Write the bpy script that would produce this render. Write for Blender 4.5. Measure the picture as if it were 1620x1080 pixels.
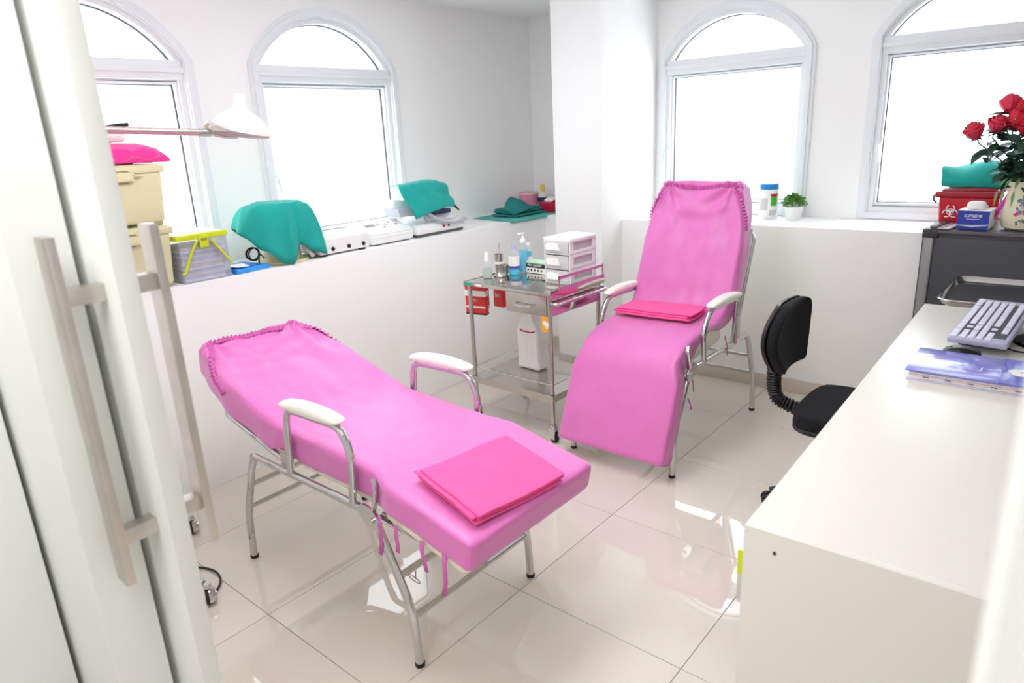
import bpy, bmesh, math, random
from mathutils import Vector, Matrix, noise
random.seed(7)
PI = math.pi
scene = bpy.context.scene
C = scene.collection
for o in list(bpy.data.objects): bpy.data.objects.remove(o)

# ------------------------------------------------------------------ camera
CAM_H = 1.5
yaw, pitch, roll = math.radians(40.6357), math.radians(16.908), math.radians(2.79986)
fw = Vector((math.cos(yaw)*math.cos(pitch), math.sin(yaw)*math.cos(pitch), -math.sin(pitch)))
rt = fw.cross(Vector((0, 0, 1))).normalized()
dn = fw.cross(rt)
r2 = rt*math.cos(roll) + dn*math.sin(roll)
d2 = -rt*math.sin(roll) + dn*math.cos(roll)
cam = bpy.data.cameras.new('camera'); camo = bpy.data.objects.new('camera', cam); C.objects.link(camo)
camo.matrix_world = Matrix(((r2.x, -d2.x, -fw.x, 0), (r2.y, -d2.y, -fw.y, 0), (r2.z, -d2.z, -fw.z, CAM_H), (0, 0, 0, 1)))
cam.sensor_width = 36; cam.lens = 24.02; cam.clip_start = 0.02
cam.dof.use_dof = True; cam.dof.focus_distance = 2.5; cam.dof.aperture_fstop = 3.2
scene.camera = camo

# ------------------------------------------------------------------ world and lights
world = bpy.data.worlds.new('daylight'); scene.world = world; world.use_nodes = True
bg = world.node_tree.nodes['Background']
bg.inputs[0].default_value = (0.95, 0.975, 1.0, 1); bg.inputs[1].default_value = 6.0
vs = scene.view_settings
vs.view_transform = 'Standard'; vs.look = 'None'; vs.gamma = 1; vs.use_curve_mapping = False
vs.exposure = -.2
scene.cycles.max_bounces = 12; scene.cycles.diffuse_bounces = 6; scene.cycles.glossy_bounces = 5
scene.cycles.transmission_bounces = 8; scene.cycles.transparent_max_bounces = 12
scene.cycles.sample_clamp_indirect = 6
def area(name, loc, size, power, col=(1, .985, .96), rot=(0, 0, 0), sy=None):
    l = bpy.data.lights.new(name, 'AREA'); l.energy = power; l.color = col; l.size = size
    if sy: l.shape = 'RECTANGLE'; l.size_y = sy
    o = bpy.data.objects.new(name, l); C.objects.link(o); o.location = loc; o.rotation_euler = rot
    return o
# unseen area lights added under the room ceiling as fill, then the corridor's light
area('ceiling_fill_light', (1.3, 1.6, 2.27), 1.2, 22, (.985, .99, 1), sy=.6)
area('ceiling_fill_light', (2.3, 1.7, 2.27), 1.2, 9, (.985, .99, 1), sy=.6)
area('corridor_panel_light', (-.3, .8, 2.27), .9, 25, (.985, .99, 1), sy=.9)

# ------------------------------------------------------------------ materials
def lin(c):
    return tuple(((v/255)/12.92 if v/255 <= .04045 else ((v/255+.055)/1.055)**2.4) for v in c)
MATS = {}
def mat(name, col, rough=.5, metal=0, var=.04, vscale=6, bump=0, bscale=60, trans=0, ior=1.45, alpha=1, sheen=0, spec=None, emit=None, stretch=None, coat=0):
    if name in MATS: return MATS[name]
    m = bpy.data.materials.new(name); m.use_nodes = True; MATS[name] = m
    nt = m.node_tree; b = nt.nodes['Principled BSDF']
    c = lin(col)
    b.inputs['Roughness'].default_value = rough; b.inputs['Metallic'].default_value = metal
    b.inputs['IOR'].default_value = ior
    if trans: b.inputs['Transmission Weight'].default_value = trans
    if alpha < 1: b.inputs['Alpha'].default_value = alpha
    if sheen: b.inputs['Sheen Weight'].default_value = sheen
    if coat: b.inputs['Coat Weight'].default_value = coat; b.inputs['Coat Roughness'].default_value = .05
    if spec is not None: b.inputs['Specular IOR Level'].default_value = spec
    tc = nt.nodes.new('ShaderNodeTexCoord'); mp = nt.nodes.new('ShaderNodeMapping')
    nt.links.new(tc.outputs['Object'], mp.inputs[0])
    if stretch: mp.inputs['Scale'].default_value = stretch
    n = nt.nodes.new('ShaderNodeTexNoise'); n.inputs['Scale'].default_value = vscale; n.inputs['Detail'].default_value = 4
    nt.links.new(mp.outputs[0], n.inputs['Vector'])
    r = nt.nodes.new('ShaderNodeValToRGB')
    r.color_ramp.elements[0].position = .3; r.color_ramp.elements[1].position = .7
    r.color_ramp.elements[0].color = (*[v*(1-var) for v in c], 1)
    r.color_ramp.elements[1].color = (*[min(1, v*(1+var)) for v in c], 1)
    nt.links.new(n.outputs['Fac'], r.inputs[0]); nt.links.new(r.outputs[0], b.inputs['Base Color'])
    if bump:
        n2 = nt.nodes.new('ShaderNodeTexNoise'); n2.inputs['Scale'].default_value = bscale; n2.inputs['Detail'].default_value = 3
        nt.links.new(mp.outputs[0], n2.inputs['Vector'])
        bp = nt.nodes.new('ShaderNodeBump'); bp.inputs['Strength'].default_value = bump; bp.inputs['Distance'].default_value = .004
        nt.links.new(n2.outputs['Fac'], bp.inputs['Height']); nt.links.new(bp.outputs[0], b.inputs['Normal'])
    return m
W = mat('wall_paint', (250, 250, 249), .55, var=.012, vscale=2, bump=.05, bscale=90)
CEIL = mat('ceiling_paint', (250, 250, 250), .7, var=.01)
TILE = mat('polished_tile', (220, 211, 200), .018, var=.03, vscale=1.7, ior=1.72)
GROUT = mat('grout', (198, 187, 174), .8)
SKIRT = mat('skirting_tile', (208, 197, 184), .15, var=.03)
DOORM = mat('door_lacquer', (238, 240, 236), .35, var=.008)
WFRAME = mat('white_window_frame', (236, 239, 241), .35, var=.01)
GASK = mat('dark_gasket', (70, 72, 80), .6)
CHROME = mat('chrome', (205, 205, 205), .09, 1, var=.03)
STEEL = mat('brushed_steel', (196, 190, 182), .2, 1, var=.05, vscale=30, stretch=(1, 8, 1))
SHEET = mat('sheet_steel', (198, 193, 186), .12, 1, var=.05, vscale=30, stretch=(8, 1, 1))
NICKEL = mat('satin_nickel', (210, 204, 196), .36, 1, var=.06, vscale=20)
PINK = mat('orchid_cotton', (221, 114, 188), .42, var=.03, vscale=9, bump=.1, bscale=220, sheen=.3, spec=.7)
PINKD = mat('orchid_ruffle', (212, 108, 180), .85, var=.05, vscale=40)
HOT = mat('hot_pink_cotton', (245, 90, 162), .75, var=.04, vscale=9, bump=.08, bscale=200, sheen=.1)
HOT2 = mat('magenta_cotton', (240, 50, 145), .75, var=.06, vscale=9, sheen=.1)
CREAM = mat('cream_vinyl', (243, 237, 214), .4, var=.02)
ARMV = mat('ivory_armrest', (247, 244, 232), .35, var=.02)
RUB = mat('black_rubber', (28, 28, 30), .6)
BLK = mat('black_plastic', (24, 24, 27), .35)
FAB = mat('black_fabric', (17, 17, 21), .95, var=.25, vscale=150, bump=.3, bscale=300)
WPL = mat('white_plastic', (245, 245, 244), .3, var=.01)
WPL2 = mat('off_white_plastic', (236, 234, 228), .35, var=.01)
GPL = mat('grey_plastic', (196, 198, 210), .4)
TEAL = mat('teal_cotton', (22, 166, 156), .85, var=.06, vscale=8, bump=.15, bscale=160, sheen=.1)
TEALD = mat('dark_teal_cotton', (30, 125, 122), .85, var=.1, vscale=14, bump=.15, bscale=160)
TEALL = mat('pale_teal_cotton', (84, 178, 168), .85, var=.05, vscale=14)
BOXC = mat('cream_plastic', (225, 219, 178), .4, var=.015)
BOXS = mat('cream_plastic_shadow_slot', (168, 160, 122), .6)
LIME = mat('lime_plastic', (214, 226, 40), .35, var=.02)
DESKM = mat('cream_laminate', (233, 230, 221), .28, var=.012, vscale=2)
BLUE = mat('blue_plastic', (24, 128, 226), .35)
NAVY = mat('navy_print', (44, 62, 168), .35, var=.03)
PAPER = mat('white_paper', (246, 245, 242), .8, var=.01)
RED = mat('red_plastic', (196, 26, 46), .3, var=.03)
REDB = mat('red_bag', (226, 58, 60), .45, var=.05)
CRIM = mat('crimson_box', (190, 20, 66), .4)
PINKC = mat('pink_cup', (240, 150, 178), .4)
YEL = mat('yellow_plastic', (240, 200, 60), .4)
NAVD = mat('dark_navy', (36, 42, 96), .4)
CYAN = mat('cyan_gel', (34, 190, 228), .15, var=.03)
CYAN2 = mat('cyan_bottle_base', (80, 200, 232), .2)
LAV = mat('lavender_cap', (190, 180, 232), .4)
INDI = mat('indigo_label', (66, 72, 196), .4)
GRN = mat('mint_card', (196, 236, 200), .5)
BLKP = mat('black_print', (34, 40, 34), .5)
GREYP = mat('grey_print', (120, 122, 124), .6)
CHAR = mat('charcoal_metal', (70, 71, 76), .45, var=.03)
GREYM = mat('grey_metal', (158, 157, 158), .35, .6)
SLATE = mat('slate_metal', (90, 88, 92), .4)
ORNG = mat('orange_card', (240, 165, 40), .5)
VASE = mat('cream_ceramic', (236, 229, 200), .25)
ROSE = mat('rose_petal', (206, 22, 50), .6, var=.12, vscale=25)
ROSE2 = mat('rose_petal_pink', (226, 56, 86), .6, var=.1, vscale=25)
LEAF = mat('dark_leaf', (40, 74, 58), .5, var=.2, vscale=20)
LEAF2 = mat('fresh_leaf', (92, 150, 62), .5, var=.3, vscale=40)
LEAF3 = mat('soft_grass', (110, 140, 90), .6, var=.2)
GREEN = mat('green_print', (70, 190, 60), .5)
CANB = mat('blue_cap', (20, 140, 220), .35)
MAG = mat('magenta_plastic', (226, 60, 190), .4)
KEYM = mat('lavender_key', (226, 224, 244), .4)
KBM = mat('silver_keyboard', (176, 176, 204), .35)
FOLD = mat('folder_cover', (120, 122, 214), .22, var=.12, vscale=5, coat=.5)
FOLD2 = mat('folder_deep_blue', (40, 46, 190), .25, coat=.5)
PINKP = mat('pink_paper', (246, 220, 220), .8)
EMB = mat('lamp_white', (240, 237, 230), .35)
HOLE = mat('dark_hole', (40, 34, 26), .9)
GREY2 = mat('light_grey_print', (206, 206, 204), .6)
def glassy(name, col, rough=.05, tr=.75):
    # thin clear plastic: mostly see-through
    m = bpy.data.materials.new(name); m.use_nodes = True; nt = m.node_tree; nt.nodes.clear()
    out = nt.nodes.new('ShaderNodeOutputMaterial'); mx = nt.nodes.new('ShaderNodeMixShader')
    t = nt.nodes.new('ShaderNodeBsdfTransparent'); t.inputs[0].default_value = (*lin(col), 1)
    p = nt.nodes.new('ShaderNodeBsdfPrincipled'); p.inputs['Base Color'].default_value = (*lin(col), 1); p.inputs['Roughness'].default_value = rough
    nz = nt.nodes.new('ShaderNodeTexNoise'); nz.inputs['Scale'].default_value = 12
    mr = nt.nodes.new('ShaderNodeMapRange'); mr.inputs['To Min'].default_value = 1-tr-.03; mr.inputs['To Max'].default_value = 1-tr+.03
    nt.links.new(nz.outputs[0], mr.inputs[0]); nt.links.new(mr.outputs[0], mx.inputs[0])
    nt.links.new(t.outputs[0], mx.inputs[1]); nt.links.new(p.outputs[0], mx.inputs[2]); nt.links.new(mx.outputs[0], out.inputs[0])
    MATS[name] = m; return m
CLEAR = glassy('clear_plastic', (244, 246, 250), .08, .8)
CLEAR2 = glassy('frosted_drawer', (240, 240, 240), .3, .4)
CLEARB = glassy('clear_bottle', (246, 249, 250), .05, .82)
def frosted():
    m = bpy.data.materials.new('frosted_glass'); m.use_nodes = True; nt = m.node_tree; nt.nodes.clear()
    out = nt.nodes.new('ShaderNodeOutputMaterial')
    t = nt.nodes.new('ShaderNodeBsdfTransparent'); t.inputs[0].default_value = (.93, .955, .97, 1)
    tl = nt.nodes.new('ShaderNodeBsdfTranslucent'); tl.inputs[0].default_value = (.93, .955, .97, 1)
    gl = nt.nodes.new('ShaderNodeBsdfGlossy'); gl.inputs['Roughness'].default_value = .25
    nz = nt.nodes.new('ShaderNodeTexNoise'); nz.inputs['Scale'].default_value = 3
    mr = nt.nodes.new('ShaderNodeMapRange'); mr.inputs['To Min'].default_value = .3; mr.inputs['To Max'].default_value = .4
    a = nt.nodes.new('ShaderNodeMixShader'); b = nt.nodes.new('ShaderNodeMixShader'); b.inputs[0].default_value = .04
    nt.links.new(nz.outputs[0], mr.inputs[0]); nt.links.new(mr.outputs[0], a.inputs[0])
    nt.links.new(t.outputs[0], a.inputs[1]); nt.links.new(tl.outputs[0], a.inputs[2])
    nt.links.new(a.outputs[0], b.inputs[1]); nt.links.new(gl.outputs[0], b.inputs[2]); nt.links.new(b.outputs[0], out.inputs[0])
    return m
FROST = frosted()

# ------------------------------------------------------------------ mesh helpers
def nb(): return bmesh.new()
def obj(name, bm, m, parent=None, smooth=True, angle=40):
    bmesh.ops.recalc_face_normals(bm, faces=bm.faces[:])
    me = bpy.data.meshes.new(name); bm.to_mesh(me); bm.free()
    me.materials.append(m)
    if smooth:
        for p in me.polygons: p.use_smooth = True
        me.set_sharp_from_angle(angle=math.radians(angle))
    o = bpy.data.objects.new(name, me); C.objects.link(o)
    if parent: o.parent = parent
    return o
def tag(o, label, cat=None, group=None, kind=None):
    o['label'] = label
    if cat: o['category'] = cat
    if group: o['group'] = group
    if kind: o['kind'] = kind
    return o
def thing(name, label, cat, loc=(0, 0, 0), rotz=0, group=None, kind=None):
    o = bpy.data.objects.new(name, None); C.objects.link(o); o.empty_display_size = .1
    o.location = loc; o.rotation_euler = (0, 0, rotz)
    return tag(o, label, cat, group, kind)
def copy_tree(o, parent=None):
    c = o.copy(); C.objects.link(c); c.parent = parent
    for ch in list(o.children): copy_tree(ch, c)
    return c
def box(bm, x0, x1, y0, y1, z0, z1, bev=0, seg=2, M=None):
    vs_ = [bm.verts.new((x, y, z)) for x in (x0, x1) for y in (y0, y1) for z in (z0, z1)]
    fs = [(0, 1, 3, 2), (4, 6, 7, 5), (0, 4, 5, 1), (2, 3, 7, 6), (0, 2, 6, 4), (1, 5, 7, 3)]
    faces = [bm.faces.new([vs_[i] for i in f]) for f in fs]
    allv = vs_
    if bev:
        es = list({e for f in faces for e in f.edges})
        r = bmesh.ops.bevel(bm, geom=es, offset=bev, segments=seg, affect='EDGES', profile=.6)
        allv = list({v for f in r['faces'] for v in f.verts} | {v for v in vs_ if v.is_valid})
    if M is not None: bmesh.ops.transform(bm, matrix=M, verts=allv)
    return bm
def bx(name, dims, m, parent=None, bev=.003, seg=2, M=None):
    return obj(name, box(nb(), *dims, bev=bev, seg=seg, M=M), m, parent)
def fil(pts, rad=.03, n=5):
    pts = [Vector(p) for p in pts]; out = [pts[0]]
    for i in range(1, len(pts)-1):
        a, b, c = pts[i-1], pts[i], pts[i+1]
        d1 = (a-b); d2_ = (c-b); r = min(rad, d1.length*.45, d2_.length*.45)
        p0 = b + d1.normalized()*r; p2 = b + d2_.normalized()*r
        for k in range(n+1):
            t = k/n; out.append(p0*(1-t)**2 + b*2*t*(1-t) + p2*t*t)
    out.append(pts[-1]); return out
def tube(bm, pts, r, seg=10, cap=True, flat=None):
    pts = [Vector(p) for p in pts]; n = len(pts); rings = []
    t0 = (pts[1]-pts[0]).normalized()
    up = Vector((0, 0, 1)) if abs(t0.z) < .9 else Vector((1, 0, 0))
    nrm = (up - t0*up.dot(t0)).normalized()
    for i, p in enumerate(pts):
        t = ((pts[min(i+1, n-1)]-pts[max(i-1, 0)])).normalized()
        nrm = (nrm - t*nrm.dot(t)).normalized(); bi = t.cross(nrm)
        rr = r[i] if isinstance(r, (list, tuple)) else r
        fl = flat if flat else 1
        rings.append([bm.verts.new(p + nrm*(rr*math.cos(a)) + bi*(rr*fl*math.sin(a))) for a in [2*PI*k/seg for k in range(seg)]])
    for i in range(n-1):
        for k in range(seg):
            bm.faces.new((rings[i][k], rings[i][(k+1) % seg], rings[i+1][(k+1) % seg], rings[i+1][k]))
    if cap: bm.faces.new(rings[0][::-1]); bm.faces.new(rings[-1])
    return bm
def lathe(bm, prof, seg=24, c=(0, 0, 0), M=None, sx=1, sy=1):
    rings = []; new = []
    for r, z in prof:
        if r < 1e-5: v = bm.verts.new((c[0], c[1], c[2]+z)); rings.append([v]); new.append(v)
        else:
            ring = [bm.verts.new((c[0]+sx*r*math.cos(2*PI*k/seg), c[1]+sy*r*math.sin(2*PI*k/seg), c[2]+z)) for k in range(seg)]
            rings.append(ring); new += ring
    for a, b in zip(rings, rings[1:]):
        for k in range(seg):
            k2 = (k+1) % seg
            if len(a) == 1 and len(b) == 1: break
            if len(a) == 1: bm.faces.new((a[0], b[k2], b[k]))
            elif len(b) == 1: bm.faces.new((a[k], a[k2], b[0]))
            else: bm.faces.new((a[k], a[k2], b[k2], b[k]))
    if M is not None: bmesh.ops.transform(bm, matrix=M, verts=new)
    return bm
def prism(bm, poly, t0, t1, M=None):
    a = [bm.verts.new((p[0], p[1], t0)) for p in poly]; b = [bm.verts.new((p[0], p[1], t1)) for p in poly]
    n = len(poly); bm.faces.new(a[::-1]); bm.faces.new(b)
    for i in range(n): bm.faces.new((a[i], a[(i+1) % n], b[(i+1) % n], b[i]))
    if M is not None: bmesh.ops.transform(bm, matrix=M, verts=a+b)
    return bm
def axes(x, y, z, o=(0, 0, 0)):
    x, y, z = Vector(x), Vector(y), Vector(z)
    return Matrix(((x.x, y.x, z.x, o[0]), (x.y, y.y, z.y, o[1]), (x.z, y.z, z.z, o[2]), (0, 0, 0, 1)))
def face_x(o): return axes((0, -1, 0), (0, 0, 1), (-1, 0, 0), o)   # print seen looking along +X
def face_y(o): return axes((1, 0, 0), (0, 0, 1), (0, -1, 0), o)    # print seen looking along +Y
def text(name, body, size, m, parent, M, ext=.0006, align='CENTER', sx=1):
    cu = bpy.data.curves.new(name, 'FONT'); cu.body = body; cu.size = size; cu.extrude = ext; cu.align_x = align; cu.align_y = 'CENTER'; cu.resolution_u = 2
    to = bpy.data.objects.new(name, cu)
    me = bpy.data.meshes.new_from_object(to)
    me.transform(M @ Matrix.Diagonal((sx, 1, 1, 1))); me.materials.append(m)
    bpy.data.objects.remove(to); bpy.data.curves.remove(cu)
    o = bpy.data.objects.new(name, me); C.objects.link(o); o.parent = parent
    return o
def lin_s(a, b, n): return [a + (b-a)*i/(n-1) for i in range(n)]
def rgrid(bm, size, r, n, fn, open_bottom=False):
    """rounded box lattice x 0..L, y -W..W, z -T..0 mapped through fn(x, y, z)"""
    L, Wd, T = size; r = min(r, T*.49)
    def ax(a, b, k): return [a, a+r*.12, a+r*.45] + lin_s(a+r, b-r, k) + [b-r*.45, b-r*.12, b]
    xs, ys, zs = ax(0, L, n[0]), ax(-Wd, Wd, n[1]), ax(-T, 0, n[2])
    X, Y, Z = len(xs)-1, len(ys)-1, len(zs)-1; cache = {}
    def V(i, j, k):
        if (i, j, k) in cache: return cache[(i, j, k)]
        p = Vector((xs[i], ys[j], zs[k]))
        q = Vector((min(max(p.x, r), L-r), min(max(p.y, -Wd+r), Wd-r), min(max(p.z, -T+r), -r)))
        d = p-q
        if d.length > 1e-9: p = q + d.normalized()*r
        v = bm.verts.new(fn(p.x, p.y, p.z)); cache[(i, j, k)] = v; return v
    def F(*a):
        try: bm.faces.new(a)
        except ValueError: pass
    for i in range(X):
        for j in range(Y):
            F(V(i, j, Z), V(i+1, j, Z), V(i+1, j+1, Z), V(i, j+1, Z))
            if not open_bottom: F(V(i, j, 0), V(i, j+1, 0), V(i+1, j+1, 0), V(i+1, j, 0))
        for k in range(Z):
            F(V(i, 0, k), V(i+1, 0, k), V(i+1, 0, k+1), V(i, 0, k+1)); F(V(i, Y, k), V(i, Y, k+1), V(i+1, Y, k+1), V(i+1, Y, k))
    for j in range(Y):
        for k in range(Z):
            F(V(0, j, k), V(0, j, k+1), V(0, j+1, k+1), V(0, j+1, k)); F(V(X, j, k), V(X, j+1, k), V(X, j+1, k+1), V(X, j, k+1))
    return bm
def drape(bm, c, ztop, rtop, hem, n=64, rings=12, wr=.006, seed=0, flare=.5):
    """cloth lying over something: flat top outline, then falling to a hem given as (angle, radius, z)"""
    hem = sorted([(a % 360, r, z) for a, r, z in hem]); m = len(hem)
    def at(a):
        a %= 360
        for i in range(m):
            a0, r0, z0 = hem[i]; a1, r1, z1 = hem[(i+1) % m]
            span = (a1-a0) % 360 or 360; t = ((a-a0) % 360)/span
            if (a-a0) % 360 <= span and t <= 1:
                s = t*t*(3-2*t); return r0+(r1-r0)*s, z0+(z1-z0)*s
    ctr = bm.verts.new((c[0], c[1], ztop)); prev = None
    for k in range(1, rings+1):
        ring = []
        for q in range(n):
            a = 360*q/n; hr, hz = at(a); ra = math.radians(a)
            rt_ = rtop(a) if callable(rtop) else rtop
            if k <= 4: r = rt_*k/4; z = ztop - .004*(k/4)**3
            else:
                t = (k-4)/(rings-4); r = rt_ + (hr-rt_)*(t**flare if hr > rt_ else t); z = ztop-.004 + (hz-ztop+.004)*(t**1.25)
            w = wr*min(1, k/5)*noise.noise(Vector((math.cos(ra)*4.2+seed, math.sin(ra)*4.2, k*.12+seed)))*2.4
            ring.append(bm.verts.new((c[0]+(r+w)*math.cos(ra), c[1]+(r+w)*math.sin(ra), z+w*.4)))
        for q in range(n):
            q2 = (q+1) % n
            if prev is None: bm.faces.new((ctr, ring[q], ring[q2]))
            else: bm.faces.new((prev[q], ring[q], ring[q2], prev[q2]))
        prev = ring
    return bm
def solidify(o, t):
    m = o.modifiers.new('thickness', 'SOLIDIFY'); m.thickness = t; m.offset = 0
    return o
def disc(bm, M, r, t=.0015, seg=16, sx=1, sy=1):
    prism(bm, [(sx*r*math.cos(2*PI*k/seg), sy*r*math.sin(2*PI*k/seg)) for k in range(seg)], 0, t, M)

# ------------------------------------------------------------------ setting
XB, XBU = 3.82, 4.26          # back wall: face below the ledge, face above it
YL, YLU = 2.92, 3.35          # left wall: below and above the ledge
ZL, ZC = .945, 2.29           # ledge height, ceiling height
XF, YR, XC = .43, -1.6, -1.5  # front wall (room face), right wall, far side of the corridor

def struct(name, label, cat, bm=None, m=None):
    if bm is None: return thing(name, label, cat, kind='structure')
    return tag(obj(name, bm, m), label, cat, kind='structure')

floor = struct('floor', 'polished beige tile floor of the treatment room', 'floor', box(nb(), XC, XBU, YR, YLU, -.06, -.006), GROUT)
xj = [.909+.598*k for k in range(-5, 7)]; yj = [1.312+.6*k for k in range(-6, 5)]
tcache = {}
for a, b in zip(xj, xj[1:]):
    for c, d in zip(yj, yj[1:]):
        x0, x1, y0, y1 = max(a, XC), min(b, XBU), max(c, YR), min(d, YLU)
        if x1-x0 < .02 or y1-y0 < .02: continue
        key = (round(x1-x0, 3), round(y1-y0, 3)); hx, hy = (x1-x0)/2-.0009, (y1-y0)/2-.0009
        if key not in tcache:
            t = obj('tile', box(nb(), -hx, hx, -hy, hy, -.006, 0, bev=.0008, seg=1), TILE, floor); tcache[key] = t.data
        else:
            t = bpy.data.objects.new('tile', tcache[key]); C.objects.link(t); t.parent = floor
        t.location = ((x0+x1)/2, (y0+y1)/2, 0)
struct('ceiling', 'plain white ceiling above the room', 'ceiling', box(nb(), XC, XBU+.2, YR-.2, YLU+.2, ZC, ZC+.1), CEIL)

SPR, RISE, AHW, SILL = 1.895, .245, .435, .985
def arch_pts(hw, rise, n=28):
    R = (hw*hw+rise*rise)/(2*rise); zc = rise-R; a0 = math.atan2(-zc, hw)
    return [(R*math.cos(a), zc+R*math.sin(a)) for a in lin_s(a0, PI-a0, n)]
def opening(u, grow=0):
    hw = AHW+grow
    return [(u-hw, SILL-grow), (u+hw, SILL-grow), (u+hw, SPR)] + [(u+p, SPR+q) for p, q in arch_pts(hw, RISE+grow)[1:-1]] + [(u-hw, SPR)]
def holed(outer, holes, thick, M):
    bm = nb(); es = []
    for loop in [outer]+holes:
        v = [bm.verts.new((p[0], p[1], 0)) for p in loop]
        es += [bm.edges.new((v[i], v[(i+1) % len(v)])) for i in range(len(v))]
    bmesh.ops.triangle_fill(bm, use_beauty=True, use_dissolve=False, edges=es)
    r = bmesh.ops.extrude_face_region(bm, geom=bm.faces[:])
    for v in r['geom']:
        if isinstance(v, bmesh.types.BMVert): v.co.z -= thick
    bmesh.ops.transform(bm, matrix=M, verts=bm.verts[:])
    return bm
ML = face_y((0, YLU, 0)); MB_ = axes((0, 1, 0), (0, 0, 1), (1, 0, 0), (XBU, 0, 0))
WIN_L = [1.21, 2.46]; WIN_B = [1.80, .545]
wl = struct('wall_left', 'white wall with two arched windows above the long ledge', 'wall',
            holed([(XF-.1, 0), (XBU+.15, 0), (XBU+.15, ZC), (XF-.1, ZC)], [opening(u) for u in WIN_L], .15, ML), W)
bx('ledge', (XF, XBU, YL, YLU, 0, ZL), W, wl, bev=.006)
MBB = axes((0, 1, 0), (0, 0, 1), (1, 0, 0), (XBU, 0, 0))
wb = struct('wall_back', 'white wall with two arched windows behind the upright pink recliner', 'wall',
            holed([(YR-.15, 0), (YLU+.15, 0), (YLU+.15, ZC), (YR-.15, ZC)], [opening(u) for u in WIN_B], -.15, MBB), W)
bx('ledge', (XB, XBU, .615, YL+.01, 0, ZL), W, wb, bev=.006)
struct('wall_right', 'plain white wall on the desk side, outside the picture', 'wall', box(nb(), XC, XBU+.15, YR-.15, YR, 0, ZC), W)
bmf = nb(); box(bmf, .28, XF, YR, .004, 0, ZC); box(bmf, .28, XF, .004, 2.45, 2.15, ZC); box(bmf, XF-.1, XF, 2.45, YLU, 0, ZC)
struct('wall_front', 'white wall of the doorway the picture is taken through', 'wall', bmf, W)
bmc = nb(); box(bmc, XC-.1, XC, YR, YLU, 0, ZC); box(bmc, XC, .33, YLU, YLU+.1, 0, ZC)
struct('wall_corridor', 'plain corridor wall behind the doorway, outside the picture', 'wall', bmc, W)
struct('wall_pillar', 'square white pillar in the corner between the two window walls', 'pillar', box(nb(), 3.585, XBU, 2.303, 2.655, 0, ZC, bev=.004), W)
bs = nb(); box(bs, XB-.009, XB, .615, YL, 0, .08, bev=.002)
struct('baseboard_back', 'low beige tile skirting along the wall behind the upright recliner', 'skirting', bs, SKIRT)
bs = nb(); box(bs, 3.577, 3.585, 2.295, 2.655, 0, .05); box(bs, 3.577, XB, 2.295, 2.303, 0, .05)
struct('baseboard_pillar', 'low beige tile skirting around the white pillar', 'skirting', bs, SKIRT)
struct('trim_1', 'blurred white door jamb at the right edge of the picture', 'door jamb', box(nb(), .355, .47, -.16, .0112, 0, 2.16, bev=.003), DOORM)

# windows: u runs along the wall, local x = along wall, local y = up, local z = into the room
def ring(bm, loopo, loopi, z0, z1, M):
    n = len(loopo); vv = []
    for lp, z in ((loopo, z0), (loopo, z1), (loopi, z1), (loopi, z0)): vv.append([bm.verts.new((p[0], p[1], z)) for p in lp])
    for a in range(4):
        b = (a+1) % 4
        for i in range(n): bm.faces.new((vv[a][i], vv[a][(i+1) % n], vv[b][(i+1) % n], vv[b][i]))
    bmesh.ops.transform(bm, matrix=M, verts=[v for l in vv for v in l])
def rect(u0, u1, v0, v1): return [(u0, v0), (u1, v0), (u1, v1), (u0, v1)]
def window(n, u, M, label, hand=-1):
    w = thing('window_%d' % n, label, 'window', kind='structure'); w.matrix_world = M
    I = Matrix.Identity(4)
    b = nb(); ring(b, opening(u, .05), opening(u, .0), 0, .014, I); ring(b, opening(u, .032), opening(u, .006), .014, .024, I); obj('casing', b, WFRAME, w)
    b = nb(); o, i = opening(u, .001), opening(u, -.026); ring(b, o, i, -.10, -.005, I); obj('outer_frame', b, WFRAME, w)
    b = nb(); box(b, u-AHW, u+AHW, SPR-.085, SPR, -.09, .004, bev=.006); box(b, u-AHW, u+AHW, SPR-.055, SPR-.03, -.01, .016, bev=.005); obj('transom', b, WFRAME, w)
    g0, g1, h0, h1 = u-.397, u+.397, 1.035, 1.792
    b = nb(); ring(b, rect(g0-.034, g1+.034, h0-.034, h1+.02), rect(g0, g1, h0, h1), -.085, -.02, I); sash = obj('sash', b, WFRAME, w)
    b = nb(); ring(b, rect(g0-.022, g1+.022, h0-.018, h1+.0125), rect(g0-.019, g1+.019, h0-.015, h1+.0095), -.021, -.0188, I)
    ring(b, rect(g0, g1, h0, h1), rect(g0+.004, g1-.004, h0+.004, h1-.004), -.062, -.045, I); obj('gasket', b, GASK, sash)
    b = nb(); lp = opening(u, -.027); k = [p for p in lp if p[1] >= SPR-.001]
    ring(b, k, [(u+(p[0]-u)*.991, SPR+(p[1]-SPR)*.984) for p in k], -.07, -.05, I); obj('gasket', b, GASK, w)
    bx('glass_pane', (g0, g1, h0, h1, -.058, -.054), FROST, w, bev=0)
    b = nb(); prism(b, [(u-AHW+.01, SPR)]+[(u-p*(-1)*.98, SPR+q*.98) for p, q in arch_pts(AHW, RISE)]+[], -.064, -.06); obj('arch_pane', b, FROST, w)
    hx = u+hand*(.397+.012); b = nb()
    box(b, hx-.011, hx+.011, 1.30, 1.36, -.022, -.008, bev=.003); tube(b, fil([(hx, 1.345, -.01), (hx, 1.345, .012), (hx+.012*hand*-1, 1.255, .016)], .01, 4), .007, 8); obj('handle', b, WPL, w)
    return w
ML0 = face_y((0, YLU, 0)); MB0 = axes((0, -1, 0), (0, 0, 1), (-1, 0, 0), (XBU, 0, 0))
window(1, WIN_L[0], ML0, 'arched white window behind the stacked cream storage boxes')
window(2, WIN_L[1], ML0, 'arched white window above the white desktop machines on the ledge')
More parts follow.
